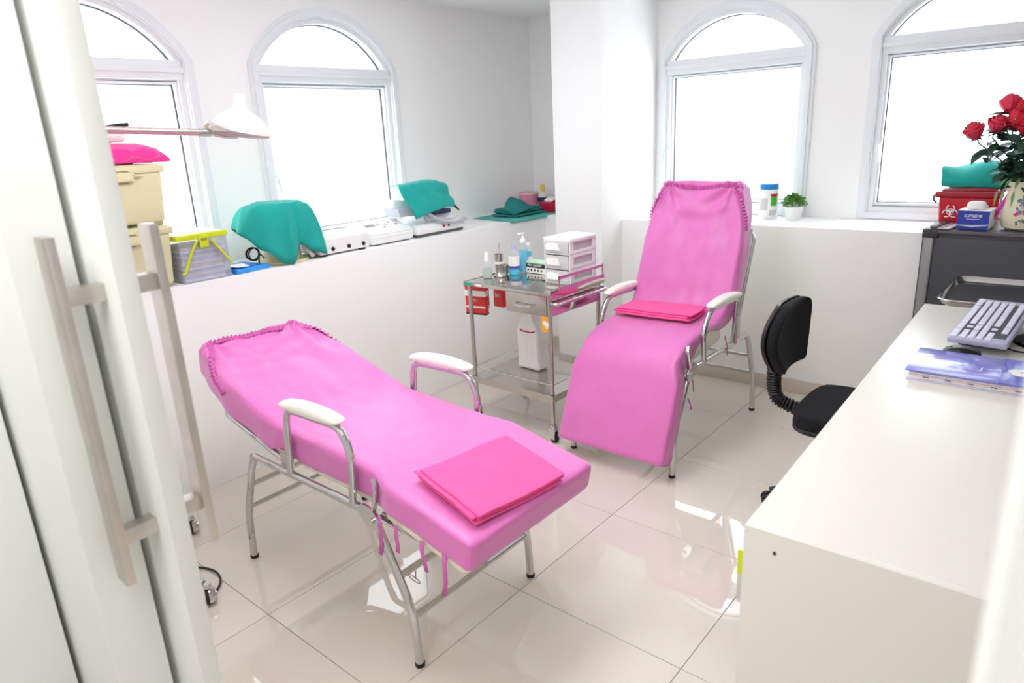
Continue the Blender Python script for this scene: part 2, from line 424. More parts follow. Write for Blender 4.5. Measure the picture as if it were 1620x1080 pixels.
window(3, -WIN_B[0], MB0, 'arched white window right behind the upright pink recliner')
window(4, -WIN_B[1], MB0, 'arched white window behind the red roses')

# sliding doors on the left of the doorway
def leaf(n, x0, x1, y0, y1, label):
    d = thing('door_%d' % n, label, 'door', (0, 0, 0), kind='structure')
    bx('leaf', (x0, x1, y0, y1, .01, 2.14), DOORM, d, bev=.003)
    return d
d1 = leaf(1, .395, .429, 1.134, 2.449, 'white sliding door leaf with long steel bar handles on both faces')
leaf(2, .292, .381, 1.245, 2.3, 'middle white sliding panel behind the nearer steel handle'); leaf(3, .155, .282, 1.50, 2.42, 'outermost white sliding panel at the left edge of the picture')
for x0, x1, xs, yc in ((.324, .340, (.340, .395), 1.196), (.480, .496, (.429, .480), 1.207)):
    h = bx('bar_handle', (x0, x1, yc-.022, yc+.022, .785, 1.385), NICKEL, d1, bev=.002)
    for z in (1.29, .87): bx('standoff', (xs[0]-.002, xs[1]+.002, yc-.014, yc+.014, z-.014, z+.014), NICKEL, h, bev=.001)

# ------------------------------------------------------------------ reclining chairs
HW = .265
def smooth_path(pts, rad=.12, step=.012):
    f = fil([(p[0], 0, p[1]) for p in pts], rad, 10); out = [f[0]]
    acc = [0]
    for p in f[1:]:
        if (p-out[-1]).length > 1e-5: acc.append(acc[-1]+(p-out[-1]).length); out.append(p)
    L = acc[-1]
    def at(s):
        s_ = min(max(s, 0), L)
        i = 0
        while i < len(acc)-2 and acc[i+1] < s_: i += 1
        t = (s_-acc[i])/(acc[i+1]-acc[i]); p = out[i].lerp(out[i+1], t)
        e = .02; return p
    def frame(s):
        p = at(s); a = at(max(0, s-.015)); b = at(min(L, s+.015)); t = (b-a).normalized()
        if s < 0: p = p + t*s
        if s > L: p = p + t*(s-L)
        return p, t, Vector((-t.z, 0, t.x))
    return L, frame
def recliner(name, label, loc, rotz, cover, arm, footend, backtube, near, cush, seamx, seed, lift=None):
    r = thing(name, label, 'recliner', loc, rotz)
    T = .0125
    for s in (-1, 1):
        y = s*HW
        fr = obj('side_rail', tube(nb(), fil([(.8, y, .44), (.79, y, .465), (.16, y, .463)], .02), T), CHROME, r)
        lg = obj('leg', tube(nb(), fil([(.795, y, .462), (.83, y, .40), (.915, y, .18), (.925, y, .008)], .07, 8), T*1.08), CHROME, r)
        obj('foot_cap', lathe(nb(), [(0, 0), (.0145, 0), (.0155, .012), (.013, .014)], 14, (.925, y, 0)), RUB, lg)
        lg = obj('leg', tube(nb(), fil([(.143, y, .455), (.008, y, .19), (0, y, .008)], .07, 8), T*1.08), CHROME, r)
        obj('foot_cap', lathe(nb(), [(0, 0), (.0145, 0), (.0155, .012), (.013, .014)], 14, (0, y, 0)), RUB, lg)
        b = nb(); prism(b, [(.045*math.cos(a)*1.15, .032*math.sin(a)) for a in lin_s(0, 2*PI*19/20, 20)], -.004, .004, axes((.9, 0, .43), (-.43, 0, .9), (0, -1, 0), (.143, y+s*.012, .455)))
        hp = obj('hinge_plate', b, CHROME, r)
        obj('bolt', lathe(nb(), [(0, 0), (.008, 0), (.008, .008), (0, .009)], 10, M=axes((1, 0, 0), (0, 0, s), (0, s, 0), (.128, y+s*.015, .45))), CHROME, hp)
        am = obj('armrest', tube(nb(), fil([(p[0], y*1.02, p[1]) for p in arm], .045, 6), T), CHROME, r)
        p0, p1 = Vector((arm[1][0]+.012, y*1.03, arm[1][1]+.018)), Vector((arm[2][0]-.012, y*1.03, arm[2][1]+.018))
        Lp = (p1-p0).length; t = (p1-p0).normalized(); nz_ = Vector((0, s, 0)).cross(t)
        if nz_.z < 0: nz_ = -nz_
        def fn(x, yy, z, p0=p0, t=t, nz_=nz_, Lp=Lp):
            k = math.sin(PI*min(max(x/Lp, .02), .98))**.35
            return p0 + t*x + Vector((0, yy*(.75+.25*k), 0)) + nz_*(z*k + .022*k + .006*math.sin(PI*x/Lp))
        obj('arm_pad', rgrid(nb(), (Lp, .027, .042), .02, (14, 5, 3), fn), ARMV, am)
    b = nb(); tube(b, [(.86, -HW, .33), (.86, HW, .33)], .010); tube(b, [(.90, -HW, .225), (.90, HW, .225)], .010); obj('rear_crossbar', b, CHROME, r)
    b = nb(); tube(b, [(.055, -HW, .285), (.055, HW, .285)], .011); tube(b, [(.01, -HW, .165), (.01, HW, .165)], .011); obj('front_crossbar', b, CHROME, r)
    # foot section frame
    h0, h1 = Vector((.125, 0, .452)), Vector((footend[0], 0, footend[1]))
    b = nb(); tube(b, fil([h0+Vector((0, -HW+.02, 0)), h1+Vector((0, -HW+.02, 0)), h1+Vector((0, HW-.02, 0)), h0+Vector((0, HW-.02, 0))], .06, 8), T); obj('foot_rail', b, CHROME, r)
    # back frame
    a0, a1 = Vector((backtube[0][0], 0, backtube[0][1])), Vector((backtube[1][0], 0, backtube[1][1]))
    b = nb(); yy = HW-.012
    tube(b, fil([a0+Vector((0, -yy, 0)), a1+Vector((0, -yy, 0)), a1+Vector((0, yy, 0)), a0+Vector((0, yy, 0))], .06, 8), .011)
    off = (a1-a0).normalized(); off = Vector((-off.z, 0, off.x))*.028
    for s in (-1, 1): tube(b, fil([a0+off*-.1+Vector((0, s*yy, 0)), a0+off+Vector((0, s*yy, 0)), a1+off+Vector((0, s*(yy-.01), 0))], .02, 4), .006)
    obj('back_frame', b, CHROME, r)
    for s in (-1, 1):
        bx('pivot_bracket', (a0.x-.018, a0.x+.02, s*(HW-.004)-.004, s*(HW-.004)+.004, .455, a0.z+.05), STEEL, r, bev=.003)
    # lever strip beside the knee and pull ring
    b = nb(); tube(b, fil([(.14, near*.268, .455), (.12, near*.274, .50), (.105, near*.272, .56), (.125, near*.262, .575)], .03), .006, flat=1.8); obj('lever', b, CHROME, r)
    b = nb(); tube(b, [(.055, near*.20, .285), (.08, near*.185, .22), (.085, near*.18, .215)], .0022, 6)
    tube(b, [(.10+.024*math.cos(a), near*.175+.010*math.sin(a)*near, .205+.02*math.sin(a)) for a in lin_s(0, 2*PI, 20)], .0022, 6); obj('pull_ring', b, STEEL, r)
    # cream vinyl cushions
    L, frame = smooth_path(cover)
    def wd(s):
        t = s/L
        w = .272 if t < .22 else (.272-.026*min(1, (t-.22)/.06) if t < .55 else .246+.012*min(1, (t-.55)/.1))
        if t > .80: w -= .055*((t-.80)/.20)**1.3
        return w
    for nm, (s0, s1) in zip(('foot_cushion', 'seat_cushion', 'back_cushion'), cush):
        def fn(x, y, z, s0=s0, nm_=nm):
            p, t, n_ = frame(s0+x); return p + n_*(z-(.034 if nm_ == 'back_cushion' else .014)) + Vector((0, y*(wd(s0+x)-.004)/.25, 0))
        obj(nm, rgrid(nb(), (s1-s0, .25, .115 if nm != 'back_cushion' else .095), .025, (26, 8, 3), fn), CREAM, r)
    # cotton cover
    RC = .02
    def fn(x, y, z):
        s = x; p, t, n_ = frame(s); tt = s/L
        w = wd(s)+.006
        dep = 1.0
        if z < -.02:
            base = .86 + .10*noise.noise(Vector((s*5+seed, y*3, 0)))
            if tt < .27: base = .80
            if tt > .62: base = 1.05
            if lift:
                base -= lift[0]*math.exp(-((tt-lift[1])/lift[2])**2)
            dep = base
        q = p + n_*(z*dep) + Vector((0, y*w/.25, 0))
        fh = max(0, (tt-.60)/.40)
        # folds fanning out from the two hood corners, sagging folds between them, fine creases elsewhere
        yy_ = y/.25; q0 = 0
        if tt > .45 and z > -.05:
            fade = min(1, (tt-.45)/.25)
            for sg in (-1, 1):
                dx, dy = (L-.02)-s, sg*.20-y
                d_ = math.hypot(dx, dy)+1e-4; th_ = math.atan2(dy*sg, dx)
                q0 += .0125*fade*math.exp(-d_/.22)*min(1, d_/.06)*math.sin(th_*9+seed*sg+d_*6+1.6*noise.noise(Vector((d_*6, th_*2, seed+sg))))
            sg_ = (L-s)
            q0 += .005*fade*math.exp(-((sg_-.14)/.10)**2)*math.sin((sg_+.35*yy_*yy_*.25)*62+seed)*(1-yy_*yy_)
            q0 += .006*fade*noise.noise(Vector((s*6+seed, yy_*5+s*4, seed)))
        f2 = noise.noise(Vector((s*9+seed, yy_*4, seed*1.7)))
        f3 = noise.noise(Vector((s*28+seed, yy_*9, seed)))
        sag = -.014*fh*(1-yy_*yy_)*math.sin(PI*min(1, (tt-.6)/.4)) if fh > 0 else 0
        q += n_*(q0 + f2*.0025 + f3*.0008 + sag)
        if abs(yy_) > .98 and z < -.015: q.y += (noise.noise(Vector((s*7+seed, z*10, 2)))*.010 + (.004 if tt > .6 else 0))*(1 if y > 0 else -1)*.8
        return q
    obj('cotton_cover', rgrid(nb(), (L, .25, .12), RC, (150, 56, 6), fn, open_bottom=True), PINK, r, angle=60)
    # gathered ruffle of the hood
    pts = []
    xs_ = L-.022
    def sec(a):   # point of the cover's cross-section at girth a from the middle line
        sg = 1 if a > 0 else -1; a = abs(a); k0 = .25-RC; k1 = k0+RC*PI/2
        if a < k0: return sg*a, 0
        if a < k1: t_ = (a-k0)/RC; return sg*(k0+RC*math.sin(t_)), -RC+RC*math.cos(t_)
        return sg*.25, -RC-(a-k1)
    for k in lin_s(0, 1, 30): pts.append((seamx + (xs_-seamx)*k, *sec(-(.285*(1-k)+.212*k))))
    for k in lin_s(0, 1, 46)[1:-1]: pts.append((xs_ + .010*math.sin(PI*k)*0 - .016*math.sin(PI*k), *sec(-.212+.424*k)))
    for k in lin_s(0, 1, 30): pts.append((xs_ + (seamx-xs_)*k, *sec(.212+(.285-.212)*k)))
    b = nb(); rows = []; N = len(pts)
    for i, (x, y, z) in enumerate(pts):
        a, c_ = Vector(fn(x, y, z)), None
        nx_, ny_, nz2 = pts[min(i+1, N-1)]; px_, py_, pz_ = pts[max(i-1, 0)]
        t = (Vector(fn(nx_, ny_, nz2))-Vector(fn(px_, py_, pz_))).normalized()
        p, tt_, n_ = frame(x); n_ = (n_ if abs(y) < .235 else (n_*.5 + Vector((0, y/.25, 0)))).normalized()
        sd = t.cross(n_).normalized(); g = .007*(1 if i % 2 else -1)*random.uniform(.6, 1.3)
        rows.append([b.verts.new(a + sd*(k*.011) + n_*(h+g*e)) for k, h, e in ((-1, .001, .35), (-.35, .007, 1), (.35, .007, 1), (1, .001, .35))])
    for i in range(N-1):
        for k in range(3): b.faces.new((rows[i][k], rows[i][k+1], rows[i+1][k+1], rows[i+1][k]))
    solidify(obj('hood_ruffle', b, PINKD, r, smooth=False), .002)
    r['_'] = 0; del r['_']
    return r, frame, L, wd, fn
def ribbon(parent, pts, w, m, axis, name='tie'):
    b = nb(); ax_ = Vector(axis).normalized()*w/2; rows = []
    for p in pts: p = Vector(p); rows.append((b.verts.new(p-ax_), b.verts.new(p+ax_)))
    for a, c_ in zip(rows, rows[1:]): b.faces.new((a[0], a[1], c_[1], c_[0]))
    return solidify(obj(name, b, m, parent), .0018)

COV1 = [(-.268, .515), (.10, .592), (.36, .602), (.58, .61), (1.185, .795)]
rc1, fr1, L1, wd1, fn1 = recliner('recliner', 'pink-covered recliner lying flat in the foreground with an ivory armrest each side', (1.325, 1.331, 0), PI/2,
    COV1, [(.555, .47), (.527, .705), (.245, .712), (.205, .63), (.228, .47)], (-.215, .418), [(.60, .49), (1.0, .585)], 1,
    [(.02, .37), (.39, .82), (.84, L1 if False else 1.46)], 1.20, 1.3)
COV2 = [(-.122, .10), (.055, .545), (.25, .605), (.545, .615), (.775, 1.235)]
rc2, fr2, L2, wd2, fn2 = recliner('recliner', 'pink-covered recliner sitting upright with its foot rest lowered, near the back wall', (2.52, 1.527, 0), 0,
    COV2, [(.605, .47), (.635, .69), (.325, .695), (.262, .60), (.283, .47)], (-.03, .13), [(.685, .54), (.865, .98)], -1,
    [(.02, .42), (.46, .92), (.95, 1.60)], 1.36, 4.1, (.62, .50, .085))
# ties hanging from the covers
for u, dz, sw in ((.10, .10, .01), (.03, .055, .0), (-.075, .06, -.012), (-.16, .10, .012)):
    z0 = .475+.0*u - .1*max(0, .1-u)
    ribbon(rc1, [(u, .276, z0), (u-.004, .282, z0-.03), (u-.006+sw*.3, .281, z0-.03-dz*.5), (u+sw, .279, z0-.03-dz)], .0155, PINKD, (1, 0, 0))
for u, z0, dz in ((.50, .53, .10), (.60, .62, .16), (.14, .46, .10), (.12, .34, .06)):
    ribbon(rc2, [(u, -.272, z0), (u+.012, -.28, z0-dz*.5), (u+.02, -.281, z0-dz)], .010, PINKD, (1, 0, .2))

# folded sheets
def folded(name, label, m, L, Wd, T, fn, layers):
    t = thing(name, label, 'folded sheet')
    for i in range(layers):
        h = T/layers; off = [(.0, .0), (.012, .004), (-.006, .006), (.009, -.004)][i % 4]
        obj('fold', rgrid(nb(), (L, Wd/2, h*.98), h*.45, (22, 18, 2), lambda x, y, z, i=i, off=off, h=h: fn(x+off[0], y+off[1], z+h*(i+1))), m, t)
    return t
def fnA(x, y, z):   # on the flat recliner's foot end; x along world X, y along world Y
    a = math.radians(-6); px = 1.283+(x-.1675)*math.cos(a)-y*math.sin(a); py = 1.205+(x-.1675)*math.sin(a)+y*math.cos(a)
    s = (py-1.331+.268)/.966
    p, t, n_ = fr1(max(s, -.05)); zz = p.z + .006 + z + .004*noise.noise(Vector((px*9, py*9, 1)))
    lift = .018*max(0, 1-(x/.10))**2 if y > -.05 else .018*max(0, 1-(x/.10))**2*.6
    return Vector((px, py, zz+lift*.4))
folded('folded_sheet', 'large folded hot pink sheet on the foot end of the flat recliner', HOT, (.335), .245, .028, fnA, 4)
def fnB(x, y, z):
    py = 1.36+x; px = 2.925+y-.05*(x-.19)/.19*.3
    s = .0; zz = .622 + z + .006*max(0,(px-2.95)/.06) + .004*noise.noise(Vector((px*8, py*8, 3)))
    return Vector((px, py, zz))
folded('folded_sheet', 'small folded hot pink sheet on the seat of the upright recliner', HOT, .385, .165, .034, fnB, 3)

# ------------------------------------------------------------------ trolley
tr = thing('instrument_trolley', 'two-tier stainless steel trolley on casters between the recliners', 'trolley', (2.505, 1.903, 0), math.radians(-1.5))
TW, TD = .55, .425   # local y 0..TW, local x 0..TD
b = nb(); box(b, -.012, TD+.012, -.012, TW+.012, .755, .773, bev=.004); obj('top_tray', b, SHEET, tr)
bx('tray_lip', (-.012, TD+.012, -.0145, -.0115, .745, .79), SHEET, tr, bev=.0008); bx('tray_lip', (-.012, TD+.012, TW+.0115, TW+.0145, .745, .775), SHEET, tr, bev=.0008)
for (x, y) in ((.01, .01), (.01, TW-.01), (TD-.01, .01), (TD-.01, TW-.01)):
    p = obj('post', tube(nb(), [(x, y, .085), (x, y, .757)], .0115, 12), STEEL, tr)
    b = nb(); lathe(b, [(0, .098), (.015, .098), (.02, .088), (.021, .074), (.016, .07), (0, .07)], 16, (x, y, 0)); box(b, x-.016, x-.012, y-.018, y+.012, .02, .075); box(b, x+.012, x+.016, y-.018, y+.012, .02, .075)
    cs = obj('caster', b, CHROME, p)
    obj('wheel', lathe(nb(), [(0, -.010), (.02, -.010), (.025, -.006), (.025, .006), (.02, .010), (0, .010)], 18, M=axes((0, 1, 0), (0, 0, 1), (1, 0, 0), (x, y-.006, .025))), RUB, cs)
b = nb(); box(b, -.008, TD+.008, -.006, TW+.006, .238, .252, bev=.003); box(b, -.009, -.006, -.006, TW+.006, .22, .256); box(b, -.008, TD+.008, -.008, -.005, .22, .256); obj('lower_shelf', b, STEEL, tr)
for pts in ([(.01, .01), (.01, TW-.01)], [(.01, .01), (TD-.01, .01)], [(.01, TW-.01), (TD-.01, TW-.01)], [(TD-.01, .01), (TD-.01, TW-.01)]):
    obj('shelf_rail', tube(nb(), [(*pts[0], .305), (*pts[1], .305)], .004, 8), CHROME, tr)
bx('side_panel', (.006, TD-.012, -.002, .004, .655, .757), SHEET, tr, bev=0); bx('side_panel', (.012, TD-.012, .285, .29, .655, .757), SHEET, tr, bev=0)
dr = bx('drawer', (.0, .36, .022, .28, .652, .752), STEEL, tr, bev=.002)
obj('handle', tube(nb(), fil([(0, .10, .705), (-.026, .11, .697), (-.026, .20, .697), (0, .21, .705)], .012), .0045, 8), CHROME, dr)
b = nb()
for p0, p1 in (((.055, .765), (.055, .838)), ((.055, .838), (TD-.0, .838))): pass
def flatbar(b, x0, x1, z0, z1): box(b, x0, x1, -.017, -.0145, z0, z1, bev=.0006, seg=1)
flatbar(b, .05, .062, .77, .845); flatbar(b, .05, TD, .829, .845); flatbar(b, TD-.012, TD, .77, .845); obj('guard_rail', b, SHEET, tr)
obj('push_handle', tube(nb(), fil([(.012, .005, .722), (.012, -.033, .716), (TD, -.033, .716), (TD, .005, .722)], .035, 8), .009, 10), CHROME, tr)
bx('green_tape', (-.0128, -.0120, TW-.055, TW+.011, .757, .771), mat('green_tape', (40, 170, 140), .5), tr, bev=0); bx('price_sticker', (-.0128, -.0120, TW-.115, TW-.075, .757, .770), PAPER, tr, bev=0)
lb = bx('hanging_label', (.0, .0015, .006, .055, .575, .655), ORNG, tr, bev=0)
b = nb(); disc(b, face_x((-.0004, .024, .615)), .014, .0008); disc(b, face_x((-.0004, .036, .622)), .011, .0008); disc(b, face_x((-.0004, .022, .603)), .008, .0008); obj('printed_figure', b, PAPER, lb)
def troll(x, y, z=.774):   # trolley local to world
    a = math.radians(-1.5); return (2.505+x*math.cos(a)-y*math.sin(a), 1.903+x*math.sin(a)+y*math.cos(a), z)
# things on the trolley
def bottle(name, label, loc, prof, m, cat='bottle', sx=1, sy=1, rz=0):
    t = thing(name, label, cat, loc, rz); obj('body', lathe(nb(), prof, 24, sx=sx, sy=sy), m, t); return t
t = bottle('dropper_bottle', 'clear pointed squeeze bottle at the front corner of the trolley', (2.642, 2.415, .774), [(0, 0), (.024, 0), (.027, .006), (.027, .055), (.023, .07), (.014, .083), (.012, .088)], CLEARB)
obj('liquid', lathe(nb(), [(0, .003), (.024, .003), (.0245, .05), (0, .05)], 20), mat('clear_liquid', (226, 236, 232), .1, trans=.5, ior=1.33), t)
obj('nozzle', lathe(nb(), [(0, .086), (.014, .086), (.014, .10), (.011, .125), (.005, .138), (0, .14)], 18), WPL, t)
t = thing('steel_tumbler', 'tall flared steel cup holding forceps on the trolley', 'cup', (2.70, 2.38, .774))
obj('cup', lathe(nb(), [(0, 0), (.034, 0), (.034, .004), (.022, .018), (.0205, .03), (.0215, .05), (.023, .118), (.024, .12), (.022, .118), (.02, .05), (0, .045)], 28), STEEL, t)
b = nb(); lathe(b, [(.0235, .068), (.0238, .068), (.0238, .08), (.0235, .08)], 28); obj('label_band', b, PAPER, t)
t = thing('forceps', 'steel forceps standing in the tall steel cup', 'forceps', (2.705, 2.383, .84))
b = nb(); tube(b, [(-.004, 0, -.01), (-.002, .004, .08), (.004, .0, .115)], [.003, .003, .0015], 8); tube(b, [(.004, -.004, -.01), (.006, 0, .08), (.004, 0, .115)], [.003, .003, .0015], 8); obj('arm', b, CHROME, t)
t = thing('steel_gallipot', 'low round steel pot beside the tall steel cup', 'pot', (2.765, 2.405, .774))
obj('pot', lathe(nb(), [(0, 0), (.022, 0), (.0255, .006), (.0255, .038), (.028, .04), (.028, .046), (.025, .048), (.014, .053), (0, .053)], 26), STEEL, t)
b = nb(); tube(b, [(-.0255, -.004, .036), (-.037, -.007, .03), (-.036, -.007, .016), (-.0255, -.004, .012)], .003, 8); obj('ear', b, STEEL, t)
t = bottle('saline_bottle', 'clear bottle with lavender cap and white label on the trolley', (2.79, 2.352, .774), [(0, 0), (.027, 0), (.029, .006), (.029, .10), (.026, .115), (.014, .13), (.011, .135)], CLEARB)
obj('label', lathe(nb(), [(.0296, .045), (.0296, .098)], 26), PAPER, t); obj('label_stripe', lathe(nb(), [(.0297, .033), (.0297, .045)], 26), INDI, t)
obj('base_sleeve', lathe(nb(), [(.0294, .001), (.0297, .026)], 26), CYAN2, t); obj('cap', lathe(nb(), [(0, .152), (.011, .152), (.0115, .137), (.012, .133)], 16), LAV, t)
t = bottle('gel_pump_bottle', 'tall pump bottle of blue hand gel on the trolley', (2.868, 2.350, .774), [(0, 0), (.022, 0), (.024, .006), (.024, .125), (.022, .14), (.014, .155), (.013, .16)], CLEARB)
obj('gel', lathe(nb(), [(0, .003), (.0225, .003), (.0228, .115), (0, .115)], 22), CYAN, t)
b = nb(); lathe(b, [(0, .158), (.015, .158), (.015, .172), (.008, .18), (.0045, .186), (.0045, .205), (0, .205)], 18); box(b, -.035, .012, -.007, .007, .203, .211, bev=.003); obj('pump_head', b, WPL, t)
t = bottle('gel_bottle', 'shorter blue gel bottle behind the pump bottle', (2.915, 2.352, .774), [(0, 0), (.02, 0), (.022, .006), (.022, .115), (.02, .13), (.012, .138)], CLEARB)
obj('gel', lathe(nb(), [(0, .003), (.02, .003), (.0208, .10), (0, .10)], 22), CYAN, t); obj('label', lathe(nb(), [(.0225, .045), (.0225, .075)], 22), PAPER, t); obj('cap', lathe(nb(), [(0, .15), (.012, .15), (.0125, .136)], 16), WPL, t)
t = thing('glove_box', 'white and green carton of gloves lying on the trolley', 'box', (2.852, 2.318, .774), math.radians(-4))
bx('carton', (0, .06, -.138, .0, 0, .062), PAPER, t, bev=.001); gt = bx('green_top', (-.0006, .0606, -.1386, .0006, .052, .0632), GRN, t, bev=.001)
gb = bx('black_band', (-.0016, -.0004, -.138, 0, .03, .053), BLKP, t, bev=0)
text('lettering', 'PRO GLOVES', .0165, PAPER, gb, face_x((-.002, -.062, .0425)), sx=1.05)
b = nb()
for k in range(5): M = face_x((-.0012, -.014-.024*k, .016)); disc(b, M, .006, .0008, 8 if k % 2 else 5, 1, 1.1)
obj('pictograms', b, BLKP, t)
t = thing('drawer_organiser', 'white three-drawer mini organiser on the trolley', 'organiser', (2.695, 1.915, .774), math.radians(-2))
DW, DD, DH = .16, .215, .228
b = nb()
box(b, 0, DD, -.004, 0, 0, DH); box(b, 0, DD, DW, DW+.004, 0, DH); box(b, DD-.004, DD, 0, DW, 0, DH)
body = None
b.free(); b = nb()
for z in (0, .073, .146): box(b, 0, DD, 0, DW, z, z+.005)
box(b, -.004, DD+.004, -.004, DW+.004, DH-.024, DH, bev=.009, seg=3)
for y0 in (0, DW-.005):
    for z in (0, .073, .146):
        box(b, 0, .03, y0, y0+.005, z, z+.073); box(b, DD-.03, DD, y0, y0+.005, z, z+.073); box(b, .03, DD-.03, y0, y0+.005, z, z+.019); box(b, .03, DD-.03, y0, y0+.005, z+.058, z+.073)
box(b, DD-.005, DD, 0, DW, 0, DH-.02); obj('casing', b, WPL, t)
for k, z in enumerate((.007, .080, .153)):
    b = nb(); box(b, -.006, .0, .006, DW-.006, z, z+.06, bev=.003); box(b, 0, DD-.02, .008, .01, z, z+.05); box(b, 0, DD-.02, DW-.01, DW-.008, z, z+.05); box(b, 0, DD-.02, .008, DW-.008, z, z+.002)
    d = obj('drawer', b, CLEAR2, t)
    poly = [(-.042, -.016), (.04, -.016), (.026, .012), (.012, .018), (-.036, .018), (-.046, .008)]
    b = nb(); prism(b, poly, 0, .009, face_x((-.006, .095, z+.03))); obj('pull', b, WPL, d)
    b = nb()
    for q in range(4): box(b, .03+q*.04, .062+q*.04, .03+.02*(q % 2), .12, z+.003, z+.02+.008*((q+k) % 3), bev=.004)
    obj('contents', b, mat('drawer_contents', (150, 150, 176), .6, var=.3, vscale=30), d)
t = thing('jerrycan', 'white plastic jerrycan on the lower trolley shelf', 'jerrycan', (2.80, 2.255, .2525), math.radians(-3.5))
def jc(x, y, z):
    # x up 0..0.36 , y width , z depth
    k = 1 if x < .22 else max(.25, 1-(x-.22)/.13*.72)
    rib = .0022*math.sin(y*260) if .05 < x < .17 else 0
    return Vector((-(z+.045)*(1 if x < .24 else max(.45, 1-(x-.24)*4)) - (rib if z > -.01 else 0), y*k + (.018*(1-k)), x))
obj('body', rgrid(nb(), (.335, .078, .09), .018, (34, 30, 5), jc), WPL, t)
obj('handle', tube(nb(), fil([(0, .068, .215), (-.004, .06, .30), (0, .03, .335)], .03), .014, 10), WPL, t)
obj('cap', lathe(nb(), [(0, .02), (.02, .02), (.021, 0), (.021, -.01)], 18, (0, .0135, .345)), WPL, t)
b = nb(); tube(b, [(-.047, .045, .225), (-.05, .03, .218), (-.05, -.04, .218), (-.046, -.06, .226)], .0035, 6); obj('red_line', b, RED, t)
for i, (x, y, z0, w, h, lab) in enumerate(((2.60, 2.475, .575, .14, .165, 'red and white hazard bag hung on the left end of the trolley'), (2.78, 2.47, .575, .085, .12, 'smaller red hazard bag hung behind the trolley drawer'))):
    t = thing('hazard_bag', lab, 'bag', (x, y, z0), math.radians(12 if i == 0 else -6), 'hazard bags hung on the trolley')
    yw = w/2
    b = nb(); box(b, -.002, .03, -yw*.9, yw*.9, 0, h, bev=.004); obj('bag', b, REDB, t)
    if i == 0:
        bx('white_band', (-.0035, .031, -yw*.905, yw*.905, .10, .13), PAPER, t, bev=0); bx('white_stripe', (-.0035, -.002, -yw*.85, yw*.85, .035, .045), PAPER, t, bev=0); bx('black_hem', (-.0032, .0305, -yw*.905, yw*.905, -.002, .006), BLK, t, bev=0)
    text('lettering', 'BIO', .028 if i else .018, PAPER, t, face_x((-.0036, .0, .065 if i else .078)), sx=1)
    obj('hook', tube(nb(), fil([(.014, 0, h-.01), (.014, 0, h+.03), (.02, -.03, h+.035)], .01), .002, 6), STEEL, t)
bx_ = thing('steel_tin', 'grey steel tin hung behind the red hazard bag', 'tin', (2.655, 2.51, .58), math.radians(12)); bx('body', (0, .05, -.045, .035, 0, .16), SHEET, bx_, bev=.004)
bx('rim', (-.002, .052, -.047, .037, .15, .162), STEEL, bx_, bev=.002)
t = thing('plastic_tub', 'translucent plastic tub on the back of the trolley top', 'tub', (2.90, 2.137, .774)); obj('tub', lathe(nb(), [(0, 0), (.03, 0), (.034, .10), (.037, .102), (.037, .108), (0, .11)], 24), CLEAR2, t)

# ------------------------------------------------------------------ left ledge
Z0 = ZL+.0005
def wavy(bm, p, e): return p
def storage(name, label, x0, x1, y0, y1, z0, z1, feet=True):
    t = thing(name, label, 'storage box', ((x0+x1)/2, (y0+y1)/2, z0)); hx, hy, h = (x1-x0)/2, (y1-y0)/2, z1-z0
    f = .012 if feet else 0
    def fn(x, y, z):
        k = .93+.07*(x/(h-.03)); return Vector((y/hy*hx*k*.96, z*-1*k-0 if False else (z+hy)*k*.97, x+f))
    b = nb(); rgrid(b, (h-.03-f, hy, 2*hy), .014, (4, 4, 4), fn); obj('tub', b, BOXC, t)
    b = nb(); box(b, -hx, hx, -hy, hy, h-.036, h-.006, bev=.008, seg=3); box(b, -hx*.93, hx*.93, -hy*.93, hy*.93, h-.008, h, bev=.004); obj('lid', b, BOXC, t)
    b = nb(); box(b, -hx*.98, hx*.44, -hy-.012, -hy+.002, h-.066, h-.028, bev=.005); box(b, -hx*.95, hx*.4, -hy-.016, -hy-.01, h-.062, h-.05, bev=.002); la = obj('latch', b, BOXC, t)
    b = nb(); tube(b, fil([(hx*.18, -hy-.006, h-.018), (hx*.36, -hy-.008, h-.018), (hx*.46, -hy-.010, h-.042), (hx*.60, -hy-.006, h-.046)], .01), .004, 8); obj('latch_hinge', b, BOXC, la)
    b = nb()
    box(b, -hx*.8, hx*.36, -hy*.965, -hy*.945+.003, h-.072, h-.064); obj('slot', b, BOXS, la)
    if feet:
        for sx in (-1, 1):
            for sy in (-1, 1): bx('foot', (sx*hx*.78-.016, sx*hx*.78+.016, sy*hy*.8-.012, sy*hy*.8+.012, 0, f+.006), BOXS, t, bev=.003)
    return t
storage('storage_box', 'lower cream plastic storage box of the stack on the window ledge', .80, 1.285, 2.935, 3.29, Z0, 1.205)
storage('storage_box', 'upper cream plastic storage box, pink pillow on its lid', .84, 1.30, 2.945, 3.28, 1.206, 1.452)
t = thing('pillow', 'bright pink pillow on top of the stacked cream boxes', 'pillow', (1.10, 3.1, 1.456))
def pil(x, y, z):
    u = (x-.24)/.24; v = y/.15; k = max(0, (1-u**4)*(1-v**4))**.5
    return Vector((x-.24, y, (z+.05)*1.0*(.12+.88*k)*1.55 - .0775 + .0775 + (.004*noise.noise(Vector((x*14, y*14, 0))))))
bp = nb(); rgrid(bp, (.48, .15, .05), .02, (22, 16, 3), lambda x, y, z: pil(x, y, z)); obj('cushion', bp, HOT2, t)
fl_ = nb()
def flap(x, y, z):
    p = pil(x, y, 0); return Vector((p.x*.96, p.y, p.z+.004+.006*math.sin(x*60)*(1 if y < -.1 else 0)))
rows = [[fl_.verts.new(flap(x, y, 0)) for y in lin_s(-.15, .1, 10)] for x in lin_s(.02, .45, 30)]
